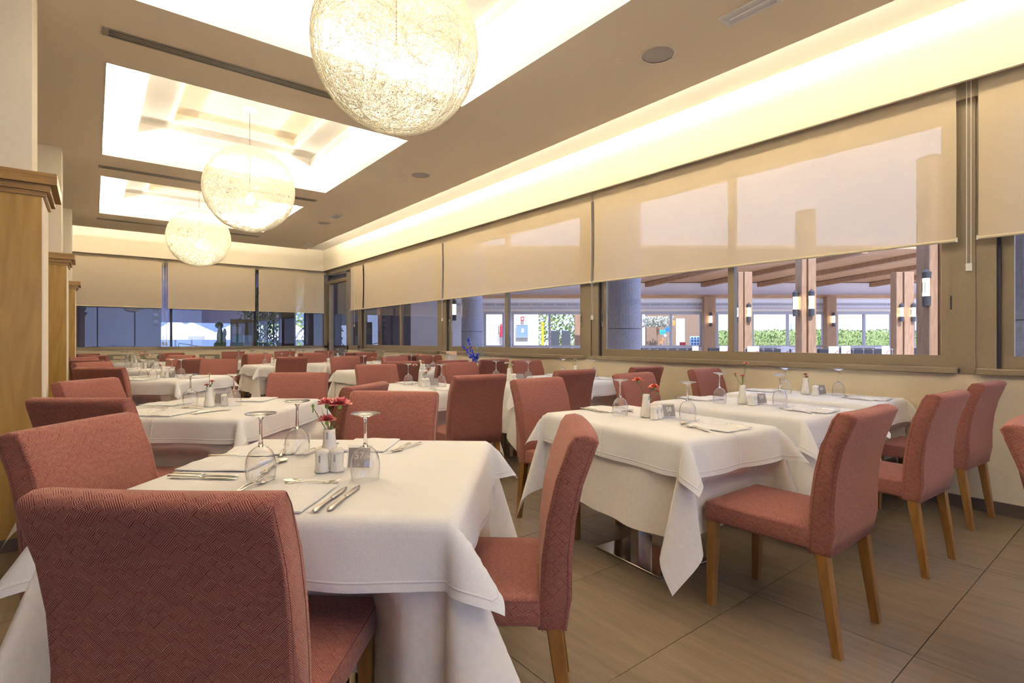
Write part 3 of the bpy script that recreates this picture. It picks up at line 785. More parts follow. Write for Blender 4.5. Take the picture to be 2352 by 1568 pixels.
def carnation(x, y, z, dx, dy, h, r, c, edge, label, seed=0, bud=False, full=1.0):
    rnd = random.Random(seed*13+5)
    t = thing('carnation', label, 'flower', (x, y, z))
    top = Vector((dx, dy, h))
    obj('stalk', tube([(0, 0, 0), (dx*.15, dy*.15, h*.5), (dx, dy, h)], .0014, 5), STALK, t)
    obj('calyx', lathe([(.002, 0), (.0045*(r/.024), .004), (.005*(r/.024), .016), (.004, .019)], 10), LEAF, t, loc=top-Vector((0, 0, .017)), smooth=True)
    if bud:
        sphere_ = obj('bloom', sphere((0, 0, .006), .005, sc=(1, 1, 1.4)), pmat(c, edge), t, loc=top); return t
    bm = bmesh.new(); cl = bm.verts.layers.float_color.new('edge')
    for ringi, (n, rr, up) in enumerate(((8, 1.05, .10), (7, .9, .38), (6, .68, .62), (5, .42, .8))):
        for k in range(n):
            a0 = 2*PI*k/n+rnd.uniform(-.2, .2)+ringi*.4
            seg = 5; inner = bm.verts.new((0, 0, 0)); inner[cl] = (0, 0, 0, 1); prev = None
            for s in range(seg+1):
                aa = a0+(s/seg-.5)*1.35
                ru = r*rr*(1+rnd.uniform(-.12, .12)); zz = r*(up*.75+rnd.uniform(-.13, .13))
                mid = bm.verts.new((ru*.55*math.cos(aa), ru*.55*math.sin(aa), zz*.75)); mid[cl] = (.15, .15, .15, 1)
                out = bm.verts.new((ru*math.cos(aa), ru*math.sin(aa), zz)); e_ = rnd.uniform(.6, 1); out[cl] = (e_, e_, e_, 1)
                if prev:
                    bm.faces.new((inner, prev[0], mid)); bm.faces.new((prev[0], prev[1], out, mid))
                prev = (mid, out)
    obj('bloom', bm, pmat(c, edge), t, loc=top, smooth=False)
    bm = bmesh.new()
    for k in range(2):
        a0 = rnd.uniform(0, 6.28); b0 = Vector((dx*.3, dy*.3, h*.45)); d_ = Vector((math.cos(a0), math.sin(a0), 1.2))
        pts = [b0, b0+d_*.012+Vector((math.sin(a0), -math.cos(a0), 0))*.004, b0+d_*.026, b0+d_*.012-Vector((math.sin(a0), -math.cos(a0), 0))*.004]
        bm.faces.new([bm.verts.new(p) for p in pts])
    obj('leaf', bm, LEAF, t)
    return t
ORD5 = ['rightmost', 'rear', 'leftmost', 'front', 'nearest']
RED, PINK, WHT, SALM = (.72, .05, .06), (.90, .52, .48), (.84, .82, .70), (.85, .24, .14)

# table 57 ------------------------------------------------------------------
T = {}
def T_(key, x, y, deg, hx, hy, name, seed, drop, ud, label):
    T[key] = (x, y, table(x, y, deg, hx, hy, name, seed, drop, ud, label))
T_('57', .643, 1.824, -41, .49, .49, 'the foreground table', 1, .172, .53, 'square table set diagonally in the foreground, card number 57')
t = T['57']
item('glass', t, -.149, -.182, 0, 'upturned wine glass at the left near place of the foreground table')
item('glass', t, -.187, .153, 0, 'upturned wine glass at the far left place of the foreground table')
item('glass', t, .179, -.168, 0, 'upturned wine glass in front of the number 57 card')
item('shaker', t, .001, -.071, 0, 'left white porcelain shaker in front of the vase on the foreground table')
item('shaker', t, .046, -.057, 0, 'right white porcelain shaker in front of the vase on the foreground table')
v57 = item('vase', t, -.002, .000, 0, 'white bud vase holding pink-edged carnations on the foreground table')
stand(*[t[0]+.113*math.cos(t[2])+.022*math.sin(t[2]), t[1]+.113*math.sin(t[2])-.022*math.cos(t[2])], t[2]+.05, '57', 'table 57')
item('knife', t, .150, -.373, 0, 'left of the two knives at the near place of the foreground table')
item('knife', t, .183, -.355, 0, 'right of the two knives at the near place of the foreground table')
item('fork', t, -.150, -.262, .08, 'left of the two overlapping forks behind the foreground chair')
item('fork', t, -.128, -.270, -.12, 'right of the two overlapping forks behind the foreground chair', .002)
item('napkin', t, .02, -.365, 0, 'white napkin at the near place of the foreground table, left of the two knives')
item('spoon', t, .015, -.205, PI/2, 'dessert spoon above the near napkin of the foreground table')
item('dessert', t, .035, -.222, -PI/2+.2, 'dessert fork crossing the spoon above the near napkin of the foreground table', .003)
item('napkin', t, -.372, .015, PI/2, 'white napkin at the left place of the foreground table')
item('knife', t, -.345, -.172, -PI/2-.05, 'nearer knife along the left napkin of the foreground table')
item('knife', t, -.362, -.136, -PI/2-.05, 'farther knife along the left napkin of the foreground table')
item('spoon', t, -.195, .01, .1, 'dessert spoon pointing to the far glass at the left place of the foreground table')
item('dessert', t, -.185, -.055, PI+.15, 'dessert fork seen through the left near glass of the foreground table', .003)
item('napkin', t, -.36, .24, PI/2+.3, 'white napkin at the far left corner of the foreground table')
item('knife', t, -.40, .138, -PI/2+.1, 'knife beside the far left napkin of the foreground table')
item('fork', t, -.28, .235, .35, 'fork beside the far left glass of the foreground table')
item('napkin', t, .02, .365, 0, 'white napkin at the far place of the foreground table, behind the vase')
item('knife', t, -.172, .275, -.2, 'left of two knives lying between far glass and vase on the foreground table')
item('knife', t, -.145, .285, -.2, 'right of two knives lying between far glass and vase on the foreground table')
item('fork', t, .165, .315, PI-.15, 'left of two forks right of the far napkin on the foreground table')
item('fork', t, .190, .325, PI-.35, 'right of two forks right of the far napkin on the foreground table', .002)
vx, vy = v57.location[0], v57.location[1]
carnation(vx, vy, .80, -.008, .006, .178, .031, RED, PINK, 'upper left pink-edged red carnation in the vase on the foreground table', 1)
carnation(vx, vy, .80, .028, -.022, .176, .039, RED, PINK, 'largest pink-edged carnation, upper right in the vase on the foreground table', 2)
carnation(vx, vy, .80, -.009, .000, .122, .031, RED, PINK, 'lowest pink-edged carnation in the vase on the foreground table', 3)
carnation(vx, vy, .80, -.045, .035, .165, .012, (.2, .3, .05), (.2, .3, .08), 'green carnation bud leaning left in the vase on the foreground table', 4, bud=True)
# diagonal tables
LN = {2: 'the second diagonal table', 3: 'the third diagonal table', 4: 'the fourth diagonal table', 5: 'the farthest diagonal table'}
T_('D2', .617, 3.98, -43, .49, .49, LN[2], 2, .145, .52, 'square table set diagonally behind the foreground table')
T_('D3', .64, 7.35, -40, .48, .48, LN[3], 8, .15, .5, 'third square diagonal table from the camera, left row')
T_('D4', .60, 9.90, -42, .48, .48, LN[4], 9, .15, .5, 'fourth square diagonal table from the camera, left row')
T_('D5', .62, 12.5, -42, .48, .48, LN[5], 10, .15, .5, 'farthest square diagonal table, before the end wall')
t = T['D2']
item('glass', t, -.152, .002, 0, 'upturned wine glass left of the vase on the second diagonal table')
item('glass', t, .137, .025, 0, 'upturned wine glass right of the shaker on the second diagonal table')
v2 = item('vase', t, .005, -.033, 0, 'white bud vase on the second diagonal table')
item('shaker', t, .070, .028, 0, 'white shaker right of the vase on the second diagonal table')
stand(t[0]+.065, t[1]+.06, t[2], '', 'the second diagonal table')
item('fork', t, -.165, -.27, .2, 'fork at the near place of the second diagonal table')
item('knife', t, .16, -.27, -.3, 'left of two knives on the near side of the second diagonal table')
item('knife', t, .185, -.26, -.36, 'right of two knives on the near side of the second diagonal table')
item('napkin', t, -.02, -.36, 0, 'white napkin on the near side of the second diagonal table')
item('napkin', t, -.37, .07, PI/2, 'white napkin on the left side of the second diagonal table')
item('knife', t, -.34, -.10, -PI/2, 'knife along the left napkin of the second diagonal table')
item('spoon', t, -.05, -.12, PI/2-.2, 'dessert spoon before the vase on the second diagonal table')
item('dessert', t, -.1, -.10, -PI/2+.2, 'dessert fork before the vase on the second diagonal table', .003)
item('napkin', t, .1, .37, .1, 'white napkin on the far side of the second diagonal table')
vx, vy = v2.location[0], v2.location[1]
carnation(vx, vy, .80, -.012, .012, .10, .017, RED, PINK, 'lower left red carnation in the vase on the second diagonal table', 5)
carnation(vx, vy, .80, .014, -.010, .125, .017, RED, PINK, 'middle red carnation in the vase on the second diagonal table', 6)
carnation(vx, vy, .80, .0, .0, .175, .012, PINK, (.3, .4, .1), 'tall pink bud above the others on the second diagonal table', 7)
for key, nm in (('D3', LN[3]), ('D4', LN[4]), ('D5', LN[5])):
    t = T[key]
    for q, (gx, gy) in enumerate(((-.2, -.05), (.02, -.2), (.2, .02), (-.02, .18))):
        item('glass', t, gx, gy, 0, 'upturned wine glass at the %s place of %s' % (('left', 'near', 'right', 'far')[q], nm))
    v = item('vase', t, 0, 0, 0, 'white bud vase in the middle of %s' % nm)
    item('shaker', t, .055, -.02, 0, 'left white shaker beside the vase on %s' % nm)
    item('shaker', t, .09, .02, 0, 'right white shaker beside the vase on %s' % nm)
    stand(t[0]+.09, t[1]-.06, t[2], '', nm)
    for q, (nx, ny, nr) in enumerate(((-.36, 0, PI/2), (0, -.36, 0), (.36, 0, PI/2), (0, .36, 0))):
        pl = ('left', 'near', 'right', 'far')[q]
        item('napkin', t, nx, ny, nr+.1, 'white napkin at the %s place of %s' % (pl, nm))
        item('knife', t, nx+(.13 if nx == 0 else 0), ny+(.13 if ny == 0 else 0), nr, 'knife at the %s place of %s' % (pl, nm), .001)
        item('fork', t, nx-(.14 if nx == 0 else 0), ny-(.14 if ny == 0 else 0), nr, 'fork at the %s place of %s' % (pl, nm), .001)
    vx, vy = v.location[0], v.location[1]
    if key == 'D3':
        carnation(vx, vy, .80, -.03, .01, .10, .02, SALM, PINK, 'low salmon carnation on the third diagonal table', 8)
        carnation(vx, vy, .80, .045, -.03, .17, .024, SALM, PINK, 'salmon carnation leaning right on the third diagonal table', 9)
        carnation(vx, vy, .80, 0, 0, .22, .010, (.2, .3, .05), (.2, .35, .08), 'tall green bud on the third diagonal table', 10, bud=True)
    elif key == 'D4':
        for i_ in range(5): carnation(vx, vy, .80, .05*math.cos(i_*1.3), .05*math.sin(i_*1.3), .15+.03*(i_ % 3), .024, SALM, PINK, ORD5[i_]+' salmon carnation in the bunch on the fourth diagonal table', 20+i_)['group'] = 'bunch on the fourth diagonal table'
    else:
        carnation(vx, vy, .80, .01, .01, .15, .022, SALM, PINK, 'pink carnation on the farthest diagonal table', 30)
# window-side grid of two-seat tables
FLW = {(0, 0): [(-.036, .03, .125, .028, (.75, .10, .05), (.88, .45, .33)), (.034, -.028, .085, .030, (.80, .16, .08), (.88, .45, .33)), (.052, -.040, .060, .015, (.75, .10, .05), (.88, .5, .35))],
       (0, 1): [(-.04, .03, .12, .014, RED, PINK), (.0, -.0, .105, .018, RED, PINK), (.02, -.015, .19, .020, RED, (.85, .6, .55))],
       (0, 2): [(.0, .0, .075, .018, (.5, .02, .05), PINK), (.008, -.005, .055, .016, (.5, .02, .05), PINK)],
       (1, 0): [(-.05, .04, .11, .026, RED, WHT), (.05, -.04, .07, .028, RED, WHT), (.02, -.05, .04, .026, RED, WHT), (.01, .01, .14, .022, SALM, PINK)],
       (1, 1): [(-.02, .015, .10, .026, WHT, WHT), (.02, -.015, .08, .026, WHT, WHT)],
       (1, 2): [(-.0, -.0, .12, .022, WHT, WHT), (-.05, .04, .11, .008, (.3, .4, .1), WHT)],
       (2, 0): [(.0, 0, .10, .025, RED, PINK)], (2, 1): [(.01, 0, .12, .025, SALM, PINK), (-.04, .03, .14, .02, SALM, PINK)],
       (3, 0): [(.0, 0, .09, .028, WHT, (.5, .55, .2))], (3, 1): [(.0, 0, .12, .025, RED, PINK)], (3, 2): [(0, 0, .12, .025, WHT, WHT)],
       (4, 0): [(0, 0, .10, .025, RED, PINK)], (4, 1): [(0, 0, .12, .03, SALM, PINK)], (4, 2): [(0, 0, .12, .025, WHT, WHT)]}
CN_ = {RED: 'red', SALM: 'salmon', WHT: 'white'}
for r in GRID:
    for c in range(3):
        nm = TNAME[r, c]; x, y, dg_ = GRID[r][1][c]
        sd = 3+c if r == 0 else 11+3*r+c
        T_((r, c), x, y, dg_, .335, .51, nm, sd, .17, .455, 'white-clothed two-seat table: %s' % nm)
        t = T[r, c]
        item('glass', t, .119, -.151, 0, 'upturned wine glass at the near place of %s' % nm)
        item('glass', t, -.074, .168, 0, 'upturned wine glass at the far place of %s' % nm)
        v = item('vase', t, .013, .052, 0, 'white bud vase on %s' % nm) if (r, c) != (2, 2) else None
        item('shaker', t, -.011, -.031, 0, 'left white shaker on %s' % nm)
        item('shaker', t, .035, -.018, 0, 'right white shaker on %s' % nm)
        a = t[2]
        px_, py_ = x+.110*math.cos(a)+.02*math.sin(a), y+.110*math.sin(a)-.02*math.cos(a)
        stand(px_, py_, -math.radians(22), str(58+c) if r == 0 else '', nm)
        for far in (0, 1):
            pl = 'far' if far else 'near'
            def I(kind, lx, ly, lr, lab, dz=0):
                if far: lx, ly, lr = .10-lx, .04-ly, lr+PI
                item(kind, t, lx, ly, lr, lab % (pl, nm), dz)
            I('napkin', .05, -.385, .05, 'white napkin at the %s place of %s')
            I('fork', -.075, -.36, -.22, 'left fork at the %s place of %s')
            I('knife', .165, -.385, .02, 'right knife at the %s place of %s')
            if r < 2:
                I('fork', -.050, -.345, -.28, 'inner crossing fork at the %s place of %s', .002)
                I('spoon', .045, -.235, PI/2-.1, 'dessert spoon above the napkin at the %s place of %s')
                I('dessert', .060, -.225, -PI/2+.25, 'dessert fork across the spoon at the %s place of %s', .003)
                if r == 0: I('knife', .140, -.375, .04, 'inner of two knives at the %s place of %s')
        if v:
            for q, (dx, dy, h, rr, c1, c2) in enumerate(FLW.get((r, c), [])):
                h += .045
                cn = {0: 'first', 1: 'second', 2: 'third', 3: 'fourth'}[q]
                hw = ['leaning left', 'leaning right', 'small and low', 'tallest'][q] if (r, c) != (0, 1) else ['small, on the left', 'in the middle', 'tallest'][q]
                colr = 'white' if c1 == WHT else ('salmon' if c1[1] > .08 else 'red')
                lab = '%s carnation, %s, in the vase on %s' % (colr, hw, nm) if len(FLW[r, c]) > 1 else 'single %s carnation in the vase on %s' % (colr, nm)
                carnation(v.location[0], v.location[1], .80, dx, dy, h, rr, c1, c2, lab, 40+r*9+c*3+q, bud=rr < .01)
# blue flower spray in a glass on the third-row window table, and a menu card
t = T[2, 2]
b = tag(obj('glass_vase', lathe([(.03, 0), (.012, .01), (.010, .05), (.03, .09), (.045, .14), (.043, .14), (.028, .092), (.006, .055)], 20, cap=False), BOWL, loc=(4.60, 6.70, .7606), smooth=True), 'stemmed clear glass holding the tall blue flower spray', 'vase')
BLUE = mat('blue_petals', (.02, .05, .62), .6); PALEB = mat('pale_blue_petals', (.25, .42, .58), .6)
rnd = random.Random(5)
for nm, m_, tips, lab in (('blue_flower', BLUE, [(-.16, .10, .26), (-.10, .07, .40), (-.03, .02, .16), (.02, -.02, .14)], 'deep blue delphinium spray in the clear glass by the window'), ('pale_flower', PALEB, [(.08, -.06, .30), (.03, -.02, .32), (.12, -.10, .24), (.05, .0, .26)], 'pale blue feathery spray in the clear glass by the window')):
    f = thing(nm, lab, 'flower', (4.60, 6.70, .84))
    st_, pt = bmesh.new(), bmesh.new()
    for dx, dy, h in tips:
        tube([(0, 0, 0), (dx*.4, dy*.4, h*.4), (dx, dy, h)], .002, 4, st_)
        n_ = 60 if m_ is BLUE else 34
        for i in range(n_):
            q = rnd.uniform(.15, 1); s_ = (1.1-q*.7)*.03
            cpt = Vector((dx*q, dy*q, h*q))+Vector((rnd.gauss(0, s_*.6), rnd.gauss(0, s_*.6), rnd.gauss(0, s_*.5)))
            rr = rnd.uniform(.010, .018) if m_ is BLUE else rnd.uniform(.004, .008)
            nx = Vector((rnd.gauss(0, 1), rnd.gauss(0, 1), rnd.gauss(0, 1))).normalized(); u = nx.orthogonal().normalized()*rr; v_ = nx.cross(u)
            pt.faces.new([pt.verts.new(cpt+a_) for a_ in (u, v_, -u, -v_)])
    obj('stalk', st_, STALK, f); obj('petals', pt, m_, f)
CARDM = noisy(mat('speckled_card', (.8, .7, .6), .6), 90, (.25, .2, .2), (.80, .74, .66), detail=1)
mc = thing('menu_card', 'speckled upright menu card near the blue flowers by the window wall', 'menu card', (4.62, 7.42, .7606), -.55)
bm = box(-.085, .085, -.001, .001, 0, .19); obj('card', bm, CARDM, mc); obj('header', box(-.085, .085, -.0012, .0012, .19, .25), mat('peach_card', (.78, .55, .36), .6), mc)
obj('foot', box(-.06, .06, -.02, .02, 0, .008), WHITE, mc)

# ================================================================== OUTSIDE: covered dining hall beyond the right-hand windows
struct('ground_outside', box(-14, 40, -14, 40, -.32, -.21), noisy(mat('paving', (.3, .3, .32), .8), 2, (.28, .27, .27), (.36, .35, .34)))
PINE = noisy(mat('pine_wood', (.5, .33, .2), .6), 5, (0.31, 0.175, 0.095), (0.46, 0.285, 0.17), stretch=(5, 5, .5), dist=1.5)
PINEH = noisy(mat('pine_boards', (.5, .33, .2), .6), 4, (0.48, 0.28, 0.15), (0.66, 0.42, 0.25), stretch=(.5, 5, 5), dist=1)
HWALL = mat('hall_paint', (.88, .88, .95), .8); HW2 = mat('hall_bright_paint', (.85, .82, .75), .8)
ALUH = mat('hall_frames', (.45, .47, .52), .5); SCM = mat('sconce_metal', (.06, .06, .07), .5); SCL = emit('sconce_light', (1, .82, .55), 3.5)
HALL = (0, 0, 0)
def hobj(name, lst, m, parent=None): # boxes in hall axes
    return obj(name, boxes(lst), m, parent, rz=0 if parent else -TH)
def hR(u, F): return (u-1176)/1212*F
fl2 = hobj('hall_floor', [(-3, 17, 8.6, 16.2, -.2, -.02)], mat('hall_floor_tile', (.62, .58, .55), .5)); fl2['kind'] = 'structure'
# back wall with openings
segs = []
Fb = 16.0
wins = [(1112, 1158), (1176, 1348), (1470, 1612), (1645, 1688), (1726, 1893), (1920, 2050), (2096, 2300)]
edges = [-3.0]
for a, b_ in wins: edges += [hR(a, Fb), hR(b_, Fb)]
edges.append(17.0)
for i in range(0, len(edges), 2): segs.append((edges[i], edges[i+1], Fb, Fb+.15, 0, 2.06))
segs += [(-3, 17, Fb, Fb+.15, 0, .98), (-3, 17, Fb, Fb+.15, 2.02, 2.92)]
hb = hobj('hall_wall', segs, HWALL); hb['kind'] = 'structure'
hobj('cornice', [(-3, 17, Fb-.10, Fb, 2.06, 2.12), (-3, 17, Fb-.12, Fb, 2.42, 2.45)], HW2, hb)
hobj('air_grille', [(-3+i*.36, -3+i*.36+.33, Fb-.02, Fb, 2.24, 2.30) for i in range(55)], ALUH, hb)
hobj('wood_beam', [(-3, 17, Fb-.16, Fb, 2.45, 2.55)], PINEH, hb)
for k, (a, b_) in enumerate(wins):
    R0, R1 = hR(a, Fb), hR(b_, Fb); Rm = (R0+R1)/2
    fr = [(R0, R1, Fb-.02, Fb+.06, .98, 1.03), (R0, R1, Fb-.02, Fb+.06, 1.97, 2.04), (R0, R0+.06, Fb-.02, Fb+.06, 1.03, 1.97), (R1-.06, R1, Fb-.02, Fb+.06, 1.03, 1.97)]
    if R1-R0 > 1: fr.append((Rm-.03, Rm+.03, Fb-.02, Fb+.06, 1.03, 1.97))
    wf = hobj('hall_window', fr, ALUH, hb)
# sloping timber roof and rafters
bm = bmesh.new()
def slope(bm, R0, R1, Fa, za, Fb_, zb, th):
    v = [bm.verts.new(p) for p in ((R0, Fa, za), (R1, Fa, za), (R1, Fb_, zb), (R0, Fb_, zb), (R0, Fa, za+th), (R1, Fa, za+th), (R1, Fb_, zb+th), (R0, Fb_, zb+th))]
    for f in ((0, 1, 2, 3), (4, 5, 6, 7), (0, 1, 5, 4), (2, 3, 7, 6), (0, 3, 7, 4), (1, 2, 6, 5)): bm.faces.new([v[i] for i in f])
slope(bm, -3, 17, Fb+.5, 2.90, 12.2, 3.30, .08)
rf = obj('hall_roof', bm, PINEH, rz=-TH); rf['kind'] = 'structure'
for i in range(11):
    R0 = -1+i*1.7; bm = bmesh.new()
    v = []
    for (R_, F_, z_) in ((R0, Fb, 2.80), (R0+2.4, 12.25, 3.20)):
        for dx in (-.07, .07):
            for dz in (0, .12): v.append(bm.verts.new((R_+dx, F_, z_+dz)))
    for f in ((0, 1, 3, 2), (4, 5, 7, 6), (0, 2, 6, 4), (1, 3, 7, 5), (0, 1, 5, 4), (2, 3, 7, 6)): bm.faces.new([v[i] for i in f])
    obj('rafter', bm, PINE, rf)
# timber posts with wall lights
def post(u, F, wpx, lab, double=False, h=3.3):
    R = hR(u, F); x, y = HW(R, F); w_ = wpx/1212*F
    p = thing('timber_post', lab, 'post', (x, y, -.02), -TH)
    if double:
        obj('beam', box(-w_/2, -w_*.12, -.10, .10, 0, h, bevel=.006), PINE, p); obj('beam', box(-w_*.08, w_/2, -.13, .07, 0, h, bevel=.006), PINE, p)
    else:
        obj('beam', box(-w_/2, w_/2, -.1, .1, 0, h, bevel=.006), PINE, p)
    return R
def sconce(u, F, z, lab, s=1.0, off=-.16):
    x, y = HW(hR(u, F), F+off)
    t = thing('wall_light', lab, 'wall light', (x, y, z), -TH)
    obj('bracket', box(-.035*s, .035*s, -.02, .03, -.06, .06), SCM, t)
    obj('cap', lathe([(.046*s, .10), (.048*s, .17), (.004, .215)], 14), SCM, t); obj('collar', lathe([(.044*s, -.21), (.046*s, -.10)], 14), SCM, t)
    obj('lamp_glass', lathe([(.038*s, -.10), (.038*s, .10)], 14), SCL, t)
post(2145, 6.0, 52, 'nearest thick double timber post seen through the widest window', True)
sconce(2163, 6.0, 1.80, 'right wall light on the nearest timber post'); sconce(2119, 6.0, 1.79, 'left wall light on the nearest timber post', 1, -.06)
post(1849, 8.5, 30, 'slim timber post between the panes of the widest window', True)
sconce(1851, 8.5, 1.79, 'middle wall light on the slim timber post', .95); sconce(1827, 8.5, 1.79, 'left wall light on the slim timber post', .9, 0); sconce(1866, 8.5, 1.79, 'right wall light on the slim timber post', .8, .06)
post(1707, 12, 30, 'timber post with wall lights, left of the slim post', True, 2.75)
sconce(1713, 12, 1.82, 'right wall light on the left timber post'); sconce(1694, 12, 1.82, 'left wall light on the left timber post', 1, -.05)
post(2071, 12, 38, 'timber post with wall lights near the hedge windows', True, 2.75)
sconce(2059, 12, 1.82, 'left wall light on the post near the hedge windows'); sconce(2086, 12, 1.82, 'right wall light on the post near the hedge windows')
post(1628, 15.7, 26, 'short timber post on the hall back wall, left', False, 2.5); sconce(1628, 15.68, 1.80, 'wall light on the left back-wall post')
post(1906, 15.7, 22, 'short timber post on the hall back wall, right', False, 2.5); sconce(1907, 15.68, 1.80, 'wall light on the right back-wall post')
# round columns just outside the windows
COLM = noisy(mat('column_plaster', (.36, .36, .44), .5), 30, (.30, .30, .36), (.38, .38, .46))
for (u, F, r_, lab) in ((1432, 7.5, .24, 'round grey column outside the widest window'), (1084, 10.0, .20, 'round grey column outside the second window'), (2345, 4.3, .24, 'round column outside the window at the right edge')):
    x, y = HW(hR(u, F), F)
    c_ = thing('round_column', lab, 'column', (x, y, -.2)); obj('shaft', lathe([(r_, 0), (r_, 4.0)], 36), COLM, c_, smooth=False)
    obj('band', lathe([(r_+.004, 1.55), (r_+.004, 1.56)], 36, cap=False), SCM, c_)
hx_, hy_ = HW(hR(985, 11.0), 11.0)
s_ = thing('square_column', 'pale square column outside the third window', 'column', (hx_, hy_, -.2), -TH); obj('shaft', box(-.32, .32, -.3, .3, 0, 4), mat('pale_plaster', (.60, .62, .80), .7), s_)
x, y = HW(hR(1045, 10.3), 10.3); sconce(1045, 10.3, 1.78, 'single wall light left of the round column in the second window')
# dark hall fronts behind the third window
hd = hobj('hall_partition', [(-5.6, -1.9, 14.2, 14.35, 0, 3.2)], mat('dark_panel', (.09, .08, .09), .35)); hd['kind'] = 'structure'
hobj('door_frame', [(-3.6, -3.5, 14.05, 14.2, 0, 2.3), (-2.3, -2.2, 14.05, 14.2, 0, 2.3), (-3.6, -2.2, 14.05, 14.2, 2.2, 2.3)], PINE, hd)
# hall furniture: dark chairs, tables, glasses, menu cards
DKC = mat('dark_leather', (.025, .022, .03), .45); HT = mat('hall_table', (.12, .1, .1), .4)
hc0 = None
def hall_chair(R, F, lab):
    global hc0
    x, y = HW(R, F)
    if hc0: return dup(hc0, (x, y, -.02), -TH, lab, 'dark chairs in the hall')
    t = thing('dark_chair', lab, 'chair', (x, y, -.02), -TH, 'dark chairs in the hall'); hc0 = t
    obj('backrest', box(-.24, .24, -.04, .04, .45, 1.04, bevel=.02), DKC, t); obj('seat', box(-.24, .24, -.02, .42, .40, .48, bevel=.02), DKC, t)
    for sx in (-1, 1):
        for yy_ in (0, .38): obj('leg', box(sx*.2-.02, sx*.2+.02, yy_-.02, yy_+.02, 0, .4), DKC, t)
    return t
ORD = ['leftmost', 'second from left', 'third from left', 'fourth from left', 'fifth from left', 'sixth from left', 'seventh from left', 'eighth from left', 'ninth from left', 'tenth from left', 'eleventh from left', 'rightmost']
for F, us, lab in ((10.8, (1500, 1545, 1740, 1790, 1905, 1960, 2010), 'dark leather chair in the nearer hall row'), (12.0, (1180, 1240, 1290, 1340, 1490, 1530, 1570, 1650, 1760, 1940, 1985, 2110), 'dark leather chair in the farther hall row')):
    for i_, u in enumerate(us): hall_chair(hR(u, F), F, ORD[i_]+' '+lab)
for (u, F, lab) in ((1200, 10.0, 'leftmost dark dining table in the hall'), (1540, 10.0, 'dark dining table in the hall left of the slim post'), (1760, 10.0, 'dark dining table in the hall behind the slim post'), (1990, 10.0, 'dark dining table in the hall before the hedge windows')):
    x, y = HW(hR(u, F), F); t = thing('hall_table', lab, 'table', (x, y, -.02), -TH)
    obj('tabletop', box(-.7, .7, -.4, .4, .80, .84), HT, t)
    for sx in (-1, 1): obj('leg', box(sx*.6-.03, sx*.6+.03, -.03, .03, 0, .8), HT, t)
    for q, du in enumerate((-48, -30, -6, 16, 38, 60)):
        item('glass', (HW(hR(u+du, F), F)[0], HW(hR(u+du, F), F)[1], 0), 0, 0, 0, ORD[q]+' upturned glass on the '+lab.replace('dark ', '').replace('dining table in the hall', 'hall table'), .06+.0)['group'] = 'glasses in the hall'
MC = mat('menu_white', (.85, .85, .9), .5); MR = mat('menu_red', (.6, .03, .06), .5)
for (u, F, w_, lab) in ((1597, 9.2, .11, 'white folded menu with a curved stroke, leftmost in the hall'), (1662, 9.2, .14, 'white menu with red stroke beside the mullion in the hall'), (1730, 9.0, .20, 'widest white menu card in the hall, left pane edge'), (1803, 9.0, .14, 'white menu with red stroke left of the slim post'), (1915, 8.9, .17, 'large white menu with red stroke right of the slim post'), (1943, 9.3, .16, 'white menu overlapping behind the large menu'), (2034, 9.2, .13, 'white menu in front of the post near the hedge windows')):
    x, y = HW(hR(u, F), F); t = thing('menu_card', lab, 'menu card', (x, y, .84), -TH)
    obj('card', box(-w_/2, w_/2, -.002, .002, 0, .25), MC, t)
    obj('red_stroke', tube([(-w_*.2, -.004, .02), (-w_*.05, -.004, .08), (w_*.2, -.004, .15), (w_*.45, -.004, .17)], .006, 5), MR, t)
# beyond the hall windows
hedgem = noisy(mat('hedge_leaf', (.2, .35, .1), .7), 14, (.16, .27, .07), (.45, .52, .22), detail=2)
def leafy(bm, c, sx, sy, sz, n, s, rnd):
    for i in range(n):
        p = Vector((c[0]+rnd.uniform(-sx, sx), c[1]+rnd.uniform(-sy, sy), c[2]+rnd.uniform(-sz, sz)))
        nx = Vector((rnd.gauss(0, 1), rnd.gauss(0, 1), rnd.gauss(0, 1))).normalized(); u = nx.orthogonal().normalized()*s*rnd.uniform(.6, 1.3); v_ = nx.cross(u)*.55
        bm.faces.new([bm.verts.new(p+a_) for a_ in (u, v_, -u, -v_)])
rnd = random.Random(11); bm = bmesh.new()
BX(bm, 7.75, 20, 20.2, 21.0, -.2, 1.50); leafy(bm, (13.9, 20.2, .75), 6.1, .15, .80, 5200, .055, rnd); leafy(bm, (13.9, 20.6, 1.52), 6.1, .4, .08, 1500, .055, rnd)
tag(obj('hedge', bm, hedgem, rz=-TH), 'trimmed green hedge in sun beyond the hall windows', 'hedge')
o = hobj('far_house_wall', [(4, 24, 25, 25.3, -.2, 6)], mat('far_plaster', (.75, .72, .78), .8)); tag(o, 'pale building wall behind the sunlit hedge', 'building')
hobj('doorway', [(13.2, 14.4, 24.95, 25, 0, 2.0)], ALUH, o)
o = hobj('garden_wall', [(-4.0, .95, 19, 19.2, -.2, 3.2)], mat('sunlit_wall', (.9, .84, .70), .8)); tag(o, 'sunlit cream garden wall seen through the second window', 'wall')
x, y = HW(hR(1199, 18.9), 18.9)
p_ = thing('wall_poster', 'blue-grey framed poster on the sunlit cream wall', 'poster', (x, y, 1.3), -TH); obj('sheet', box(-.2, .2, -.02, 0, 0, .42), mat('poster_blue', (.25, .38, .5), .4), p_); obj('frame', boxes([(-.22, .22, -.03, 0, -.02, 0), (-.22, .22, -.03, 0, .42, .44), (-.22, -.2, -.03, 0, 0, .42), (.2, .22, -.03, 0, 0, .42)]), ALUH, p_)
obj('pale_streak', boxes([(-.02, .06, -.026, -.02, .16, .3)]), MC, p_)
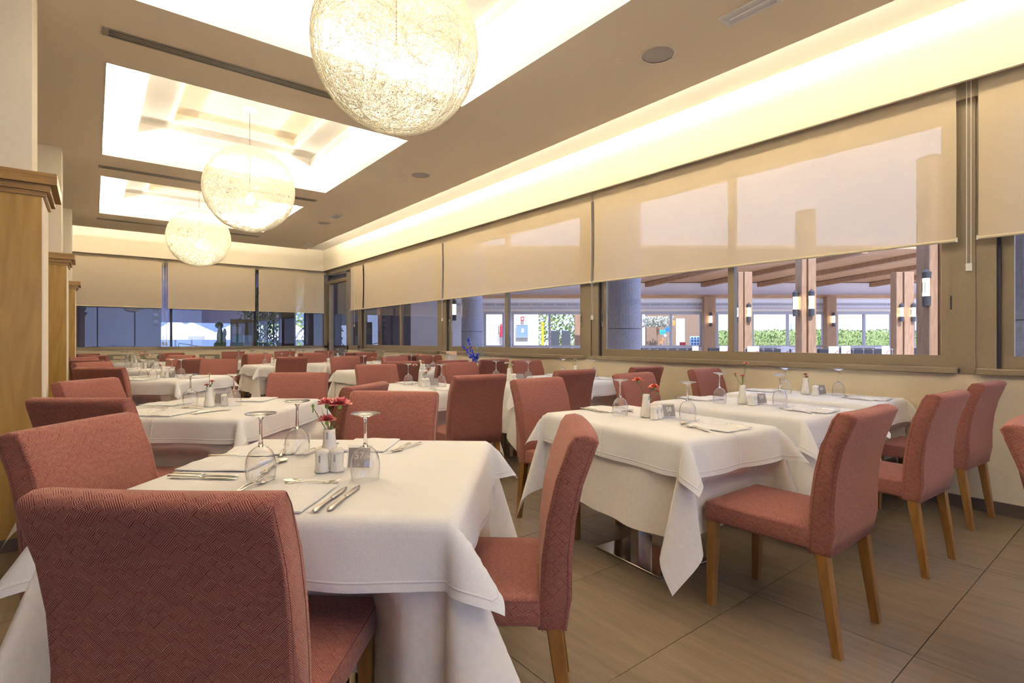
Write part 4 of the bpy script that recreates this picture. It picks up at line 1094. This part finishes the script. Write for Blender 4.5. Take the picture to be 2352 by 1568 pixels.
x, y = HW(hR(1200, 18.9), 18.9); q_ = thing('fire_sign', 'small red and white fire sign above the poster', 'sign', (x, y, 1.95), -TH); obj('plate', box(-.06, .06, -.01, 0, -.08, .08), MR, q_); obj('symbol', box(-.03, .03, -.014, -.01, -.04, .04), MC, q_)
x, y = HW(hR(1152, 18.8), 18.8); q_ = thing('fire_extinguisher', 'red fire extinguisher on the sunlit wall in the second window', 'extinguisher', (x, y, 1.3), -TH); obj('cylinder', lathe([(.06, 0), (.07, .03), (.07, .38), (.03, .45)], 14), MR, q_); obj('hose', tube([(0, -.05, .46), (-.1, -.05, .4), (-.1, -.05, .1)], .012, 5), DKC, q_)
# play garden seen through the left of the widest window
x, y = HW(hR(1600, 18), 18); q_ = thing('game_board', 'blue and white board of round holes outside the hall', 'game board', (x, y, .2), -TH)
obj('frame', box(-.22, .22, 0, .05, .7, 1.12), mat('board_white', (.55, .75, .85), .5), q_)
for i in range(4):
    for j in range(4): obj('hole', tube([(-.15+.1*i, -.005, .76+.1*j), (-.15+.1*i, .002, .76+.1*j)], .035, 12), mat('hole_blue', (.02, .12, .3), .5) if i+j == 0 else bpy.data.materials['hole_blue'], q_)
for sx in (-1, 1): obj('leg', box(sx*.2-.02, sx*.2+.02, 0, .05, -.4, .7), bpy.data.materials['board_white'], q_)
x, y = HW(hR(1531, 18), 18)
q_ = thing('red_poster', 'small red poster stand beyond the hall windows', 'poster', HW(hR(1568, 18), 18)+(0,), -TH); obj('panel', box(-.1, .1, 0, .02, .95, 1.12), MR, q_); obj('post', box(-.02, .02, 0, .02, -.2, .95), ALUH, q_)
rnd = random.Random(21); bm = bmesh.new()
leafy(bm, (0, 0, 1.85), .5, .3, .18, 900, .05, rnd); q_ = thing('blossom_tree', 'small white-blossomed tree beyond the hall windows', 'tree', HW(hR(1510, 19), 19)+(0,), -TH)
obj('blossom', bm, noisy(mat('blossom', (.8, .8, .7), .7), 20, (.30, .36, .2), (.9, .86, .82), detail=1), q_); obj('trunk', tube([(0, 0, -.2), (.05, 0, .9), (0, 0, 1.8)], .05, 8), PINE, q_)
for i, (u, v_, c_, nm, lab) in enumerate(((1523, 779, (.85, .3, .1), 'star_ornament', 'orange star ornament, left, in the play garden'), (1528, 770, (.9, .9, .9), 'star_ornament', 'white star ornament in the play garden'), (1540, 786, (.85, .85, .9), 'star_ornament', 'lower white star ornament in the play garden'), (1519, 786, (.9, .35, .1), 'star_ornament', 'lowest orange star ornament in the play garden'), (1535, 757, (.05, .25, .7), 'butterfly_ornament', 'blue butterfly ornament in the play garden'), (1522, 763, (.05, .5, .45), 'butterfly_ornament', 'teal butterfly ornament in the play garden'), (1544, 742, (.85, .4, .1), 'butterfly_ornament', 'orange butterfly ornament in the play garden'))):
    F = 18.2; x, y = HW(hR(u, F), F); z_ = 1.2+(780-v_)*F/1212; bm = bmesh.new()
    if nm[0] == 's':
        pts = [((.075 if k % 2 == 0 else .03)*math.cos(PI/2+k*PI/5), (.075 if k % 2 == 0 else .03)*math.sin(PI/2+k*PI/5)) for k in range(10)]
        A_ = [bm.verts.new((a, 0, b_)) for a, b_ in pts]; B_ = [bm.verts.new((a, .02, b_)) for a, b_ in pts]
        bm.faces.new(A_); bm.faces.new(B_)
        for k in range(10): bm.faces.new((A_[k], A_[(k+1) % 10], B_[(k+1) % 10], B_[k]))
    else:
        for sx, sz, r_ in ((-1, 1, .06), (1, 1, .06), (-1, -1, .045), (1, -1, .045)): tube([(sx*.05, 0, sz*.04), (sx*.05, .02, sz*.04)], r_, 10, bm)
    q_ = thing(nm, lab, 'ornament', (x, y, z_), -TH); obj('shape', bm, mat('ornament_paint', c_, .5), q_); obj('rod', tube([(0, .03, .0), (0, .03, -z_)], .008, 5), ALUH, q_)
q_ = hobj('play_house_wall', [(hR(1485, 20), hR(1625, 20), 20, 20.2, -.2, 2.6)], mat('brown_panel', (.30, .20, .13), .7)); tag(q_, 'brown play house wall behind the ornaments', 'building')
hobj('white_panel', [(hR(1552, 20), hR(1572, 20), 19.96, 20, .8, 2.0)], HW2, q_)

# ================================================================== OUTSIDE: terrace beyond the end windows
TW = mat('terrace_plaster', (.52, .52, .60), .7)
struct('terrace_floor', box(-8, 9, 14.31, 40, -.21, -.02), mat('terrace_tile', (.20, .21, .26), .6))
o = struct('terrace_wall', boxes([(-5, 1.55, 18.4, 18.6, -.02, 3.8)]), TW)
obj('open_door', boxes([(-.62, -.32, 17.6, 18.4, -.02, 2.5)]), PINE, o)
struct('terrace_canopy', boxes([(-5, 9, 14.32, 19.5, 3.0, 3.1)]), TW)
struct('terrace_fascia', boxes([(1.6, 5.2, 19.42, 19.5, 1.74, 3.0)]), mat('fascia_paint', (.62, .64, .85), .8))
DKF = mat('brown_frame', (.07, .045, .035), .5)
lampt = thing('wall_lamp', 'three-disc lamp on the terrace wall left of the white parasols', 'wall lamp', (1.42, 18.37, 1.62)); obj('plate', box(-.05, .05, -.03, 0, -.02, .62), PINE, lampt)
for k in range(3): obj('disc', sphere((0, -.05, .1+.21*k), .06, u=10, v=6), MC, lampt)
WH = mat('parasol_canvas', (.70, .70, .76), .8)
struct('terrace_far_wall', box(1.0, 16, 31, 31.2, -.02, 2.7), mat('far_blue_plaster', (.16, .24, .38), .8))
for i, (x, y, s, lab) in enumerate(((2.4, 23.2, 1.0, 'leftmost low white parasol beyond the end windows'), (4.7, 24.2, 1.15, 'second white parasol beyond the end windows'), (6.9, 24.4, 1.0, 'third white parasol beyond the end windows'), (8.8, 27.5, 1.2, 'fourth white parasol, behind the easel, beyond the end windows'), (3.4, 27, 1.4, 'rear left white parasol beyond the end windows'), (6.4, 28, 1.4, 'rear middle white parasol beyond the end windows'))):
    p = thing('parasol', lab, 'parasol', (x, y, -.02)); bm = bmesh.new(); apex = bm.verts.new((0, 0, 2.0)); rim = []
    for k in range(8):
        a = 2*PI*k/8+.3; rim.append(bm.verts.new((s*math.cos(a), s*math.sin(a), 1.35)))
    low = [bm.verts.new((v.co.x, v.co.y, 1.22)) for v in rim]
    for k in range(8): bm.faces.new((apex, rim[k], rim[(k+1) % 8])); bm.faces.new((rim[k], rim[(k+1) % 8], low[(k+1) % 8], low[k]))
    obj('canopy', bm, WH, p); obj('pole', tube([(0, 0, 0), (0, 0, 2.1)], .03, 8), ALUH, p); obj('base', box(-.3, .3, -.3, .3, 0, .06), ALUH, p)
for i, (x, y) in enumerate(((2.2, 20.4), (3.3, 20.6), (4.4, 20.8), (5.5, 21.0), (3.0, 24.6), (6.6, 21.2))):
    p = thing('sun_lounger', ORD[i]+' white sun lounger on the bright terrace', 'sun lounger', (x, y, -.02), .5+.1*i, 'terrace loungers')
    obj('bed', boxes([(-.3, .3, -.9, .3, .32, .38)]), WH, p); bm = bmesh.new(); v = [bm.verts.new(q) for q in ((-.3, .3, .34), (.3, .3, .34), (.3, .95, .85), (-.3, .95, .85), (-.3, .3, .38), (.3, .3, .38), (.3, .93, .9), (-.3, .93, .9))]
    for f in ((0, 1, 2, 3), (4, 5, 6, 7), (0, 1, 5, 4), (2, 3, 7, 6), (0, 3, 7, 4), (1, 2, 6, 5)): bm.faces.new([v[j] for j in f])
    obj('headrest', bm, WH, p)
    for sx in (-1, 1):
        for yy_ in (-.8, .25): obj('leg', box(sx*.27-.02, sx*.27+.02, yy_-.02, yy_+.02, 0, .32), WH, p)
rail = thing('white_railing', 'white sloping railing crossing before the parasols', 'railing', (0, 0, 0))
for za, zb in ((1.1, .85), (.75, .5)): obj('rail_bar', tube([(1.9, 17.6, za), (3.4, 17.6, zb)], .014, 6), WH, rail)
for x in (1.9, 2.4, 2.9, 3.4): obj('rail_post', tube([(x, 17.6, 0), (x, 17.6, 1.1-(x-1.9)*.166)], .012, 6), WH, rail)
# cactus
CAC = noisy(mat('cactus_green', (.1, .22, .05), .5), 12, (.06, .13, .03), (.14, .25, .06))
c_ = thing('cactus', 'tall green paddle cactus on the terrace left of the easel', 'cactus', (2.62, 15.8, -.02)); bm = bmesh.new()
obj('pot', lathe([(.15, 0), (.19, .3), (.2, .32)], 16), mat('terracotta', (.4, .15, .08), .7), c_)
for (x, z, sx, sz, a) in ((0, .55, .12, .30, 0), (-.01, .95, .10, .30, 0), (.02, 1.28, .08, .28, 0), (.10, .75, .06, .2, .5), (.12, 1.15, .05, .16, .5), (.0, 1.60, .10, .09, 0), (.13, 1.40, .045, .13, 0), (-.09, 1.05, .04, .1, -.4)):
    obj('paddle', sphere((x, 0, z), 1, u=12, v=8, sc=(sx, .05, sz)), CAC, c_, smooth=True)
# easel
e_ = thing('menu_easel', 'brown easel with posters outside the end windows', 'easel', (3.22, 16.0, -.02), .1)
obj('board', box(-.3, .3, -.02, .02, .9, 1.78), mat('easel_board', (.28, .19, .08), .6), e_)
obj('poster', box(-.26, -.03, -.03, -.02, 1.0, 1.35), mat('sea_print', (.15, .38, .45), .4), e_); obj('poster', box(0, .24, -.03, -.02, 1.0, 1.35), mat('light_print', (.45, .6, .75), .4), e_)
obj('poster', box(-.27, -.05, -.03, -.02, 1.38, 1.58), mat('grey_print_sheet', (.5, .48, .45), .4), e_)
for sx in (-1, 1): obj('leg', tube([(sx*.22, .03, 1.7), (sx*.38, .08, 0)], .022, 6), DKF, e_)
# brown column, bamboo, palm
s_ = thing('dark_column', 'dark brown column with white edge between bamboo and palm', 'column', (4.30, 15.6, -.02)); obj('shaft', box(-.20, .14, -.15, .15, 0, 3.0), DKF, s_); obj('white_edge', box(.14, .17, -.17, .0, 0, 3.0), WH, s_)
rnd = random.Random(31); bm = bmesh.new(); st_ = bmesh.new()
for i in range(26):
    x, y = rnd.uniform(-.45, .5), rnd.uniform(-.3, .3); tube([(x, y, 0), (x+rnd.uniform(-.1, .1), y, 2.8)], .012, 5, st_)
leafy(bm, (0, 0, 1.5), .55, .35, 1.3, 1700, .06, rnd)
b_ = thing('bamboo_clump', 'clump of thin bamboo behind the end window', 'bamboo', (3.95, 17.4, -.02)); obj('canes', st_, mat('cane', (.3, .33, .15), .6), b_); obj('foliage', bm, noisy(mat('bamboo_leaf', (.12, .25, .08), .6), 8, (.07, .16, .06), (.3, .42, .25)), b_)
p_ = thing('palm', 'palm with arching fronds outside the corner of the end window', 'palm', (5.35, 16.0, -.02))
obj('trunk', tube([(0, 0, 0), (.02, 0, 1.3)], .06, 8), PINE, p_)
for k in range(11):
    a = 2*PI*k/11+.2; bm = bmesh.new(); pts = []
    for s in range(7): q = s/6; pts.append(Vector((math.cos(a)*q*.75, math.sin(a)*q*.75, 1.3+.42*math.sin(q*2.4)-.35*q*q)))
    tube(pts, .008, 4, bm)
    for s in range(1, 7):
        for sd in (-1, 1):
            d = (pts[s]-pts[s-1]).normalized(); sdv = d.cross(Vector((0, 0, 1))).normalized()*sd
            for w2 in (0, .5):
                P = pts[s-1].lerp(pts[s], w2); tip = P+sdv*.20+d*.12-Vector((0, 0, .09)); bm.faces.new([bm.verts.new(q_) for q_ in (P, P+d*.022, tip)])
    obj('frond', bm, mat('palm_leaf', (.05, .14, .08), .4) if k == 0 else bpy.data.materials['palm_leaf'], p_)
# garden green behind the terrace
bm = bmesh.new(); leafy(bm, (0, 0, 2.2), 3.2, .8, 1.8, 2600, .12, random.Random(41))
q_ = thing('tree_mass', 'leafy green trees behind the bamboo and palm', 'tree', (9.2, 26.5, -.02)); obj('foliage', bm, hedgem, q_); obj('trunk', tube([(0, 0, 0), (0, 0, 2)], .12, 8), PINE, q_)
# side area seen through the glazed corner door
o = struct('pink_wall', boxes([(12.6, 12.8, 15, 30, -.1, 3.2)]), mat('pink_plaster', (.62, .42, .48), .8))
q_ = thing('grey_counter', 'low grey counter outside the glazed corner door', 'counter', (6.0, 15.2, -.2), -.4); obj('body', box(-.5, .5, -.25, .25, 0, 1.1), COLM, q_); obj('top', box(-.54, .54, -.28, .28, 1.1, 1.14), DKF, q_)
q_ = thing('covered_furniture', 'white draped cover beyond the glazed corner door', 'cover', (7.4, 17.6, -.1), -.5); obj('drape', lathe([(.9, 0), (.75, .6), (.35, 1.4), (.05, 1.7)], 14), WH, q_)

rnd = random.Random(61); bm = bmesh.new(); leafy(bm, (0, 0, 1.3), 2.0, .5, 1.3, 2200, .10, rnd)
q_ = thing('garden_shrubs', 'green shrubs behind the right pane of the second window', 'shrub', HW(3.0, 23.5)+(-.2,), -TH); obj('foliage', bm, hedgem, q_); obj('branch', tube([(0, 0, 0), (.1, 0, 1.4)], .06, 8), PINE, q_)
YEL = mat('yellow_paint', (.8, .6, .03), .5)
q_ = thing('yellow_pole', 'yellow pole in the play garden beyond the second window', 'pole', HW(hR(1246, 19.5), 19.5)+(-.2,), -TH); obj('shaft', tube([(0, 0, 0), (0, 0, 1.95)], .05, 10), YEL, q_); obj('cap', sphere((0, 0, 1.98), .07), YEL, q_)
for u, lab in ((1275, 'left dark display board in the garden beyond the second window'), (1300, 'right dark display board in the garden beyond the second window')):
    q_ = thing('display_board', lab, 'board', HW(hR(u, 20.5), 20.5)+(-.2,), -TH); obj('panel', box(-.17, .17, 0, .03, .9, 1.75), mat('board_dark', (.08, .09, .10), .5), q_)
    for sx in (-1, 1): obj('leg', box(sx*.15-.015, sx*.15+.015, 0, .03, 0, .9), ALUH, q_)
q_ = thing('pine_column', 'pale timber column in the right pane of the second window', 'column', HW(hR(1328, 18), 18)+(-.2,), -TH); obj('shaft', box(-.12, .12, -.1, .1, 0, 3.5), PINE, q_)
